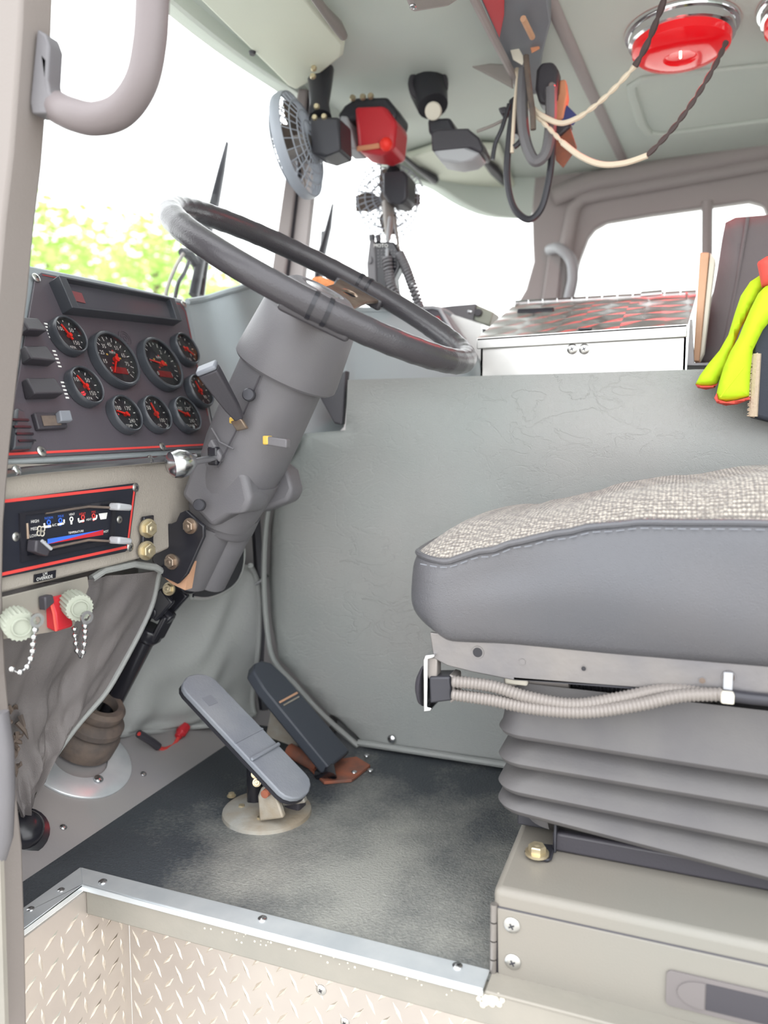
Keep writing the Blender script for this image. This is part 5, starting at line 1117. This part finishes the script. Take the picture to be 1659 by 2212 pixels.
# overhead console corner and rail
oc = thing('overhead_console', AZ(910, 10, 1.42), 'brown grey overhead console corner at the top edge', 'console')
q = zq([(840, -70), (888, 28), (972, 14), (1040, -30), (1040, -70)], 1.41); build('body', MB().prism(q, (0, 0, .088)), 'mauve_trim', oc, bevel=.006)
build('inner_face', MB().prism([p.lerp(sum(q, V()) / 5, .22) + V((0, 0, -.0005)) for p in q], (0, 0, -.003)), 'grey_trim', oc, bevel=.001); inst('screw', ME_RIVET, oc, AZ(893, 14, 1.409), (0, 0, -1), 1.3)
mat('rail_shade_grey', (128, 132, 140), .5)
orl = thing('overhead_rail', AZ(1080, 60, 1.43), 'overhead equipment rail with a red panel and painted shade beside it', 'equipment rail')
build('channel_and_shade', MB().prism(zq([(1012, -60), (1175, -60), (1190, 50), (1172, 120), (1160, 205), (1130, 205)], 1.455), (0, 0, .044)), 'rail_shade_grey', orl, bevel=.004)  # rail body, widened to the right as a grey sheet for the shadow there
build('edge_bead', MB().tube(zq([(1005, -40), (1060, 70), (1128, 200), (1150, 240)], 1.44), .008, 8), 'mauve_trim', orl)
build('red_panel', MB().prism(zq([(1026, -40), (1090, -40), (1089, 30), (1079, 80)], 1.442), (0, 0, -.003)), 'red_plastic', orl, bevel=.001)
build('wood_strip', MB().tube(zq([(1130, 40), (1150, 80)], 1.435), .006, 8), 'wood', orl)
# papers, mic and boxes hanging there
def hang(nm, pts, Y, th, m, lab, cat): return build(nm, MB().prism([AY(x, y, Y) for x, y in pts], (0, th, 0)), m, None, lab, cat, bevel=min(.004, th * .3))
hang('note_paper', [(1098, 95), (1112, 88), (1134, 128), (1128, 140), (1108, 128)], 1.66, .004, 'paper', 'small cream card tucked into the overhead rail', 'card')
hang('note_paper', [(1142, 88), (1158, 82), (1166, 104), (1148, 114)], 1.665, .004, 'orange_paper', 'small tan card right of the cream card', 'card')
hang('tilted_plate', [(1018, 142), (1060, 136), (1102, 138), (1108, 190), (1075, 172)], 1.74, .01, 'grey_trim', 'dark triangular plate left of the hanging cables', 'plate')
mk = thing('hand_microphone', AY(1182, 215, 1.70), 'black hand microphone clipped among the hanging cables', 'microphone')
build('body', MB().prism([AY(x, y, 1.69) for x, y in ((1158, 150), (1168, 134), (1196, 132), (1206, 150), (1202, 205), (1186, 228), (1164, 222), (1155, 190))], (0, .045, 0)), 'black_plastic', mk, bevel=.008, seg=3)
build('clip_button', MB().lathe(AY(1192, 186, 1.688), (0, -1, 0), [(.008, 0), (.006, .005)], 12), 'dull_chrome', mk)
hang('orange_device', [(1208, 172), (1222, 170), (1226, 205), (1216, 256), (1192, 258), (1184, 228), (1205, 205)], 1.715, .03, 'orange_paper', 'orange and cream handheld device beside the microphone', 'device')
hang('blue_card', [(1224, 226), (1250, 252), (1238, 270), (1212, 262)], 1.72, .004, 'blue_paper', 'dark blue card under the orange device', 'card')
hang('black_pouch', [(1184, 240), (1212, 262), (1236, 268), (1205, 296), (1180, 280)], 1.73, .03, 'black_plastic', 'black pouch below the orange device', 'pouch')
hang('brown_tag', [(1198, 302), (1232, 275), (1246, 318), (1216, 362), (1200, 345)], 1.74, .006, 'rust', 'brown paper tag hanging below the cables', 'tag')
hang('clip_block', [(1075, 232), (1092, 228), (1100, 242), (1082, 248)], 1.72, .03, 'black_plastic', 'small black clip left of the hanging cables', 'clip')
hang('radio_box', [(1098, 215), (1124, 195), (1132, 262), (1120, 290), (1102, 285)], 1.74, .04, 'dark_steel', 'dark narrow box behind the hanging cables', 'box')
G_ = 'hanging cables'
def cab(pts, r, Y, m, lab): wire('hanging_cable', [AY(x, y, Y) for x, y in pts], r, m, lab, 'cable', group=G_)
cab([(1108, 240), (1100, 300), (1095, 380), (1108, 445), (1140, 474), (1168, 452), (1184, 395), (1192, 335), (1195, 270)], .0075, 1.70, 'dark_steel', 'long black cable hanging in the lowest loop')
cab([(1132, 150), (1128, 230), (1134, 300), (1150, 342), (1166, 346), (1182, 322), (1190, 260), (1190, 190)], .012, 1.68, 'column_plastic', 'thick grey cable in the short loop by microphone')
cab([(1100, 225), (1085, 275), (1070, 310), (1064, 345)], .005, 1.72, 'dark_steel', 'thin black cable leaning left below the clip')
cab([(1090, 258), (1062, 272), (1030, 284)], .0035, 1.74, 'conduit', 'thin grey cable running left toward the swivel lamp')
cab([(1118, 170), (1112, 230), (1108, 290), (1106, 330)], .004, 1.69, 'cord_white', 'thin pale cable hanging straight down')
cab([(1136, 120), (1142, 180), (1150, 240), (1152, 280)], .006, 1.66, 'boot_rubber', 'brown coiled cable in front of the microphone')
cab([(1110, 318), (1118, 312), (1126, 302)], .006, 1.69, 'dark_steel', 'short black cable end beside the lowest loop')

# ------------------------------------------------------------------ things on the dash behind the wheel
rd = thing('portable_radio', AY(828, 645, 1.70), 'black portable two way radio standing on the dash', 'radio')
build('body', MB().prism([AY(x, y, 1.685) for x, y in ((806, 522), (850, 522), (862, 545), (864, 575), (852, 600), (858, 660), (814, 660))], (0, .035, 0)), 'black_gloss', rd, bevel=.004)
sd_ = build('side_grip', MB().prism([AY(x, y, 1.68) for x, y in ((798, 520), (808, 518), (812, 560), (814, 655), (796, 655), (792, 570))], (0, .045, 0)), 'column_plastic', rd, bevel=.004)
build('talk_button', MB().lathe(AY(800, 562, 1.679), (-.1, -1, 0), [(.009, 0), (.008, .003), (.0001, .004)], 18, ex=.6), 'column_plastic', sd_)
text('MOTOROLA', AY(836, 531, 1.6845), RT, UP, .011, 'white_print', rd, 'lettering')
for i in range(6):
    for j in range(6): build('key', MB().box(AY(818 + j * 7, 541 + i * 7, 1.6845), (.004, .002, .003)), 'column_plastic', rd)
build('antenna_stub', MB().tube([AY(818, 522, 1.70), AY(816, 508, 1.70)], .006, 8), 'black_plastic', rd); build('knob', MB().tube([AY(804, 520, 1.70), AY(803, 508, 1.70)], .007, 10), 'black_plastic', rd)
def coil(pts, R_, r, turns):
    q = spline(pts, 16); n = turns * 14; out = []
    for k in range(n + 1):
        x = k / n * (len(q) - 1); i = min(int(x), len(q) - 2); p = q[i].lerp(q[i + 1], x - i); t_ = (q[i + 1] - q[i]).normalized(); u, v2, _ = frame(t_, (0, 1, 0)); a = 2 * PI * turns * k / n
        out.append(p + (u * math.cos(a) + v2 * math.sin(a)) * R_)
    return MB().tube(out, r, 6)
build('coiled_cord', coil([AY(836, 555, 1.67), AY(840, 590, 1.67), AY(846, 620, 1.67), AY(862, 650, 1.68)], .0085, .0035, 15), 'column_plastic', None, 'near coiled cord in front of the portable radio', 'coiled cord', 'coiled cords')
build('coiled_cord', coil([AY(862, 548, 1.69), AY(875, 575, 1.69), AY(890, 615, 1.69), AY(906, 664, 1.70)], .0085, .0035, 20), 'column_plastic', None, 'coiled cord right of the portable radio', 'coiled cord', 'coiled cords')
wire('cord_lead', [AY(842, 470, 1.80), AY(838, 510, 1.72), AY(836, 556, 1.67)], .004, 'rubber_light', 'pale cord lead rising from the near coiled cord', 'cord'); wire('cord_lead', [AY(852, 470, 1.80), AY(858, 510, 1.73), AY(862, 550, 1.69)], .0035, 'conduit', 'thin grey cord lead rising behind the radio', 'cord')
sp = MB(); sp.prism([AY(x, y, 1.60) for x, y in ((668, 640), (672, 598), (690, 596), (720, 606), (742, 622), (742, 650))], (0, .05, 0)); build('sponge', sp, 'orange_sponge', None, 'orange rough sponge on the dash behind the wheel hub', 'sponge', bevel=.006, seg=3)
cp = thing('radio_console', AY(940, 735, 1.74), 'dark centre console face with grey rounded rim', 'console')
qq = [(880, 672), (935, 664), (950, 668), (992, 738), (985, 748), (920, 748)]
build('face', MB().prism([AY(x, y, 1.735) for x, y in qq], (.004, .02, .0)), 'panel_black', cp, bevel=.003); build('rim', MB().tube([AY(x, y, 1.733) for x, y in qq], .0045, 8, closed=True), 'rubber_light', cp)
build('painted_red_reflection', MB().prism([AY(x, y, 1.7335) for x, y in ((938, 684), (948, 682), (966, 716), (956, 718))], (0, -.0008, 0)), 'red_dark', cp)  # thin red plate paints a reflection onto the console face
ap2 = thing('console_plate', AY(1000, 760, 1.80), 'bright metal side plate of the centre console', 'console plate')
build('plate', MB().prism([AY(x, y, 1.79) for x, y in ((956, 672), (1040, 700), (1045, 800), (1000, 800))], (0, .006, 0)), 'aluminium_bright', ap2); build('slot', MB().tube([AY(984, 702, 1.789), AY(1002, 734, 1.789)], .0028, 6), 'black_gloss', ap2)
mr = thing('mobile_radio', AY(1000, 700, 1.9), 'dark mobile radio head with pale end face on dash', 'radio')
build('case', MB().prism([AY(x, y, 1.88) for x, y in ((945, 664), (980, 660), (1028, 656), (1022, 692), (985, 684))], (0, .08, 0)), 'column_plastic', mr, bevel=.004)
build('end_face', MB().prism([AY(x, y, 1.885) for x, y in ((1029, 658), (1066, 674), (1058, 704), (1023, 692))], (0, .07, 0)), 'cap_green', mr, bevel=.003); build('knob', MB().lathe(AY(1034, 676, 1.884), (0, -1, 0), [(.010, 0), (.009, .01)], 14), 'black_plastic', mr); inst('screw', ME_RIVET, mr, AY(1015, 673, 1.879), (0, -1, 0), 1.0)
build('mount_foot', MB().prism([AY(x, y, 1.90) for x, y in ((1036, 708), (1058, 712), (1054, 726), (1044, 728), (1040, 780), (1030, 780))], (0, .03, 0)), 'black_plastic', mr, bevel=.002)

# ------------------------------------------------------------------ wipers outside the glass
wpA = thing('windscreen_wiper', AX(420, 640, -1.12), 'black wiper arm outside the driver windscreen', 'wiper', 'windscreen wipers')
build('blade', MB().tube([AX(491, 308, -1.10), AX(478, 370, -1.10), AX(463, 440, -1.11), AX(440, 530, -1.12), (AX(418, 640, -1.12))], [.006, .013, .018, .016, .018], 8, flat=.5, ref=(1, 0, 0)), 'dark_steel', wpA)
build('arm', MB().tube([AX(470, 400, -1.115), AX(455, 480, -1.125), AX(432, 640, -1.13)], [.006, .009, .012], 8), 'black_gloss', wpA)
build('pivot', MB().tube([AX(392, 545, -1.12), AX(405, 545, -1.12), AX(425, 572, -1.125), AX(430, 600, -1.13)], [.010, .014, .012, .012], 8), 'dark_steel', wpA)
build('washer_hose', MB().tube(spline([AX(396, 548, -1.115), AX(378, 580, -1.115), AX(362, 620, -1.115), AX(358, 640, -1.115)], 6), .0045, 8), 'conduit', wpA); build('washer_hose', MB().tube(spline([AX(408, 565, -1.11), AX(398, 590, -1.11), AX(385, 612, -1.11), AX(378, 645, -1.11)], 6), .005, 8), 'black_gloss', wpA)
wpB = thing('windscreen_wiper', AY(690, 600, 2.1), 'black wiper arm seen right of centre post', 'wiper', 'windscreen wipers')
build('blade', MB().tube([AY(719, 440, 2.20), AY(710, 490, 2.20), AY(692, 560, 2.20), AY(684, 620, 2.2)], [.006, .016, .022, .02], 8, flat=.5, ref=(1, 0, 0)), 'dark_steel', wpB); build('arm', MB().tube([AY(700, 500, 2.22), AY(690, 620, 2.22), AY(676, 798, 2.22)], .010, 8), 'black_gloss', wpB)
struct('ledge_cowl', MB().cube((-1.6, .75, .80), (-1.105, 2.6, .862)), 'grey_trim', 'outside cowl ledge below the windscreen')

# ------------------------------------------------------------------ trees beyond the windscreen
def tree(px, ptop, rx, seed, lab):
    far = (0, -11, -17, -11.5, -17.5, -12)[seed]; rx *= -far / 15
    rnd = random.Random(seed); top = AX(px, ptop, far); h = top.z; base = V((top.x, top.y, -.95)); cz = h - rx * .9
    t = thing('tree', base, lab, 'tree', 'trees beyond the windscreen')
    build('trunk', MB().tube([base, base + V((.1, .1, (cz + .95) * .5)), V((base.x, base.y, cz))], [.22, .17, .08], 8), 'bark', t)
    vs = []; fs = []
    for k in range(1100):
        u = rnd.gauss(0, .48), rnd.gauss(0, .48), rnd.gauss(0, .42); c = V((base.x + u[0] * rx, base.y + u[1] * rx, cz + u[2] * rx * 1.1)); 
        if c.z > h: continue
        n_ = V((rnd.gauss(0, 1), rnd.gauss(0, 1), rnd.gauss(0, 1))).normalized(); a, b, _ = frame(n_); s_ = rnd.uniform(.07, .15); i = len(vs)
        vs += [c - a * s_, c + b * s_ * .5, c + a * s_, c - b * s_ * .5]; fs.append((i, i + 1, i + 2, i + 3))
    build('foliage', MB().add(vs, fs), 'leaf_green', t, kind='stuff', smooth=0, recalc=False)
tree(100, 412, 1.9, 1, 'tall pale green tree nearest the door pillar'); tree(225, 480, 1.5, 2, 'low bright green tree left of the wiper'); tree(330, 455, 1.6, 3, 'round bright green tree directly behind the wiper'); tree(440, 545, 1.5, 4, 'small green tree right of the wiper'); tree(520, 590, 1.4, 5, 'low green tree just above the dash pad')
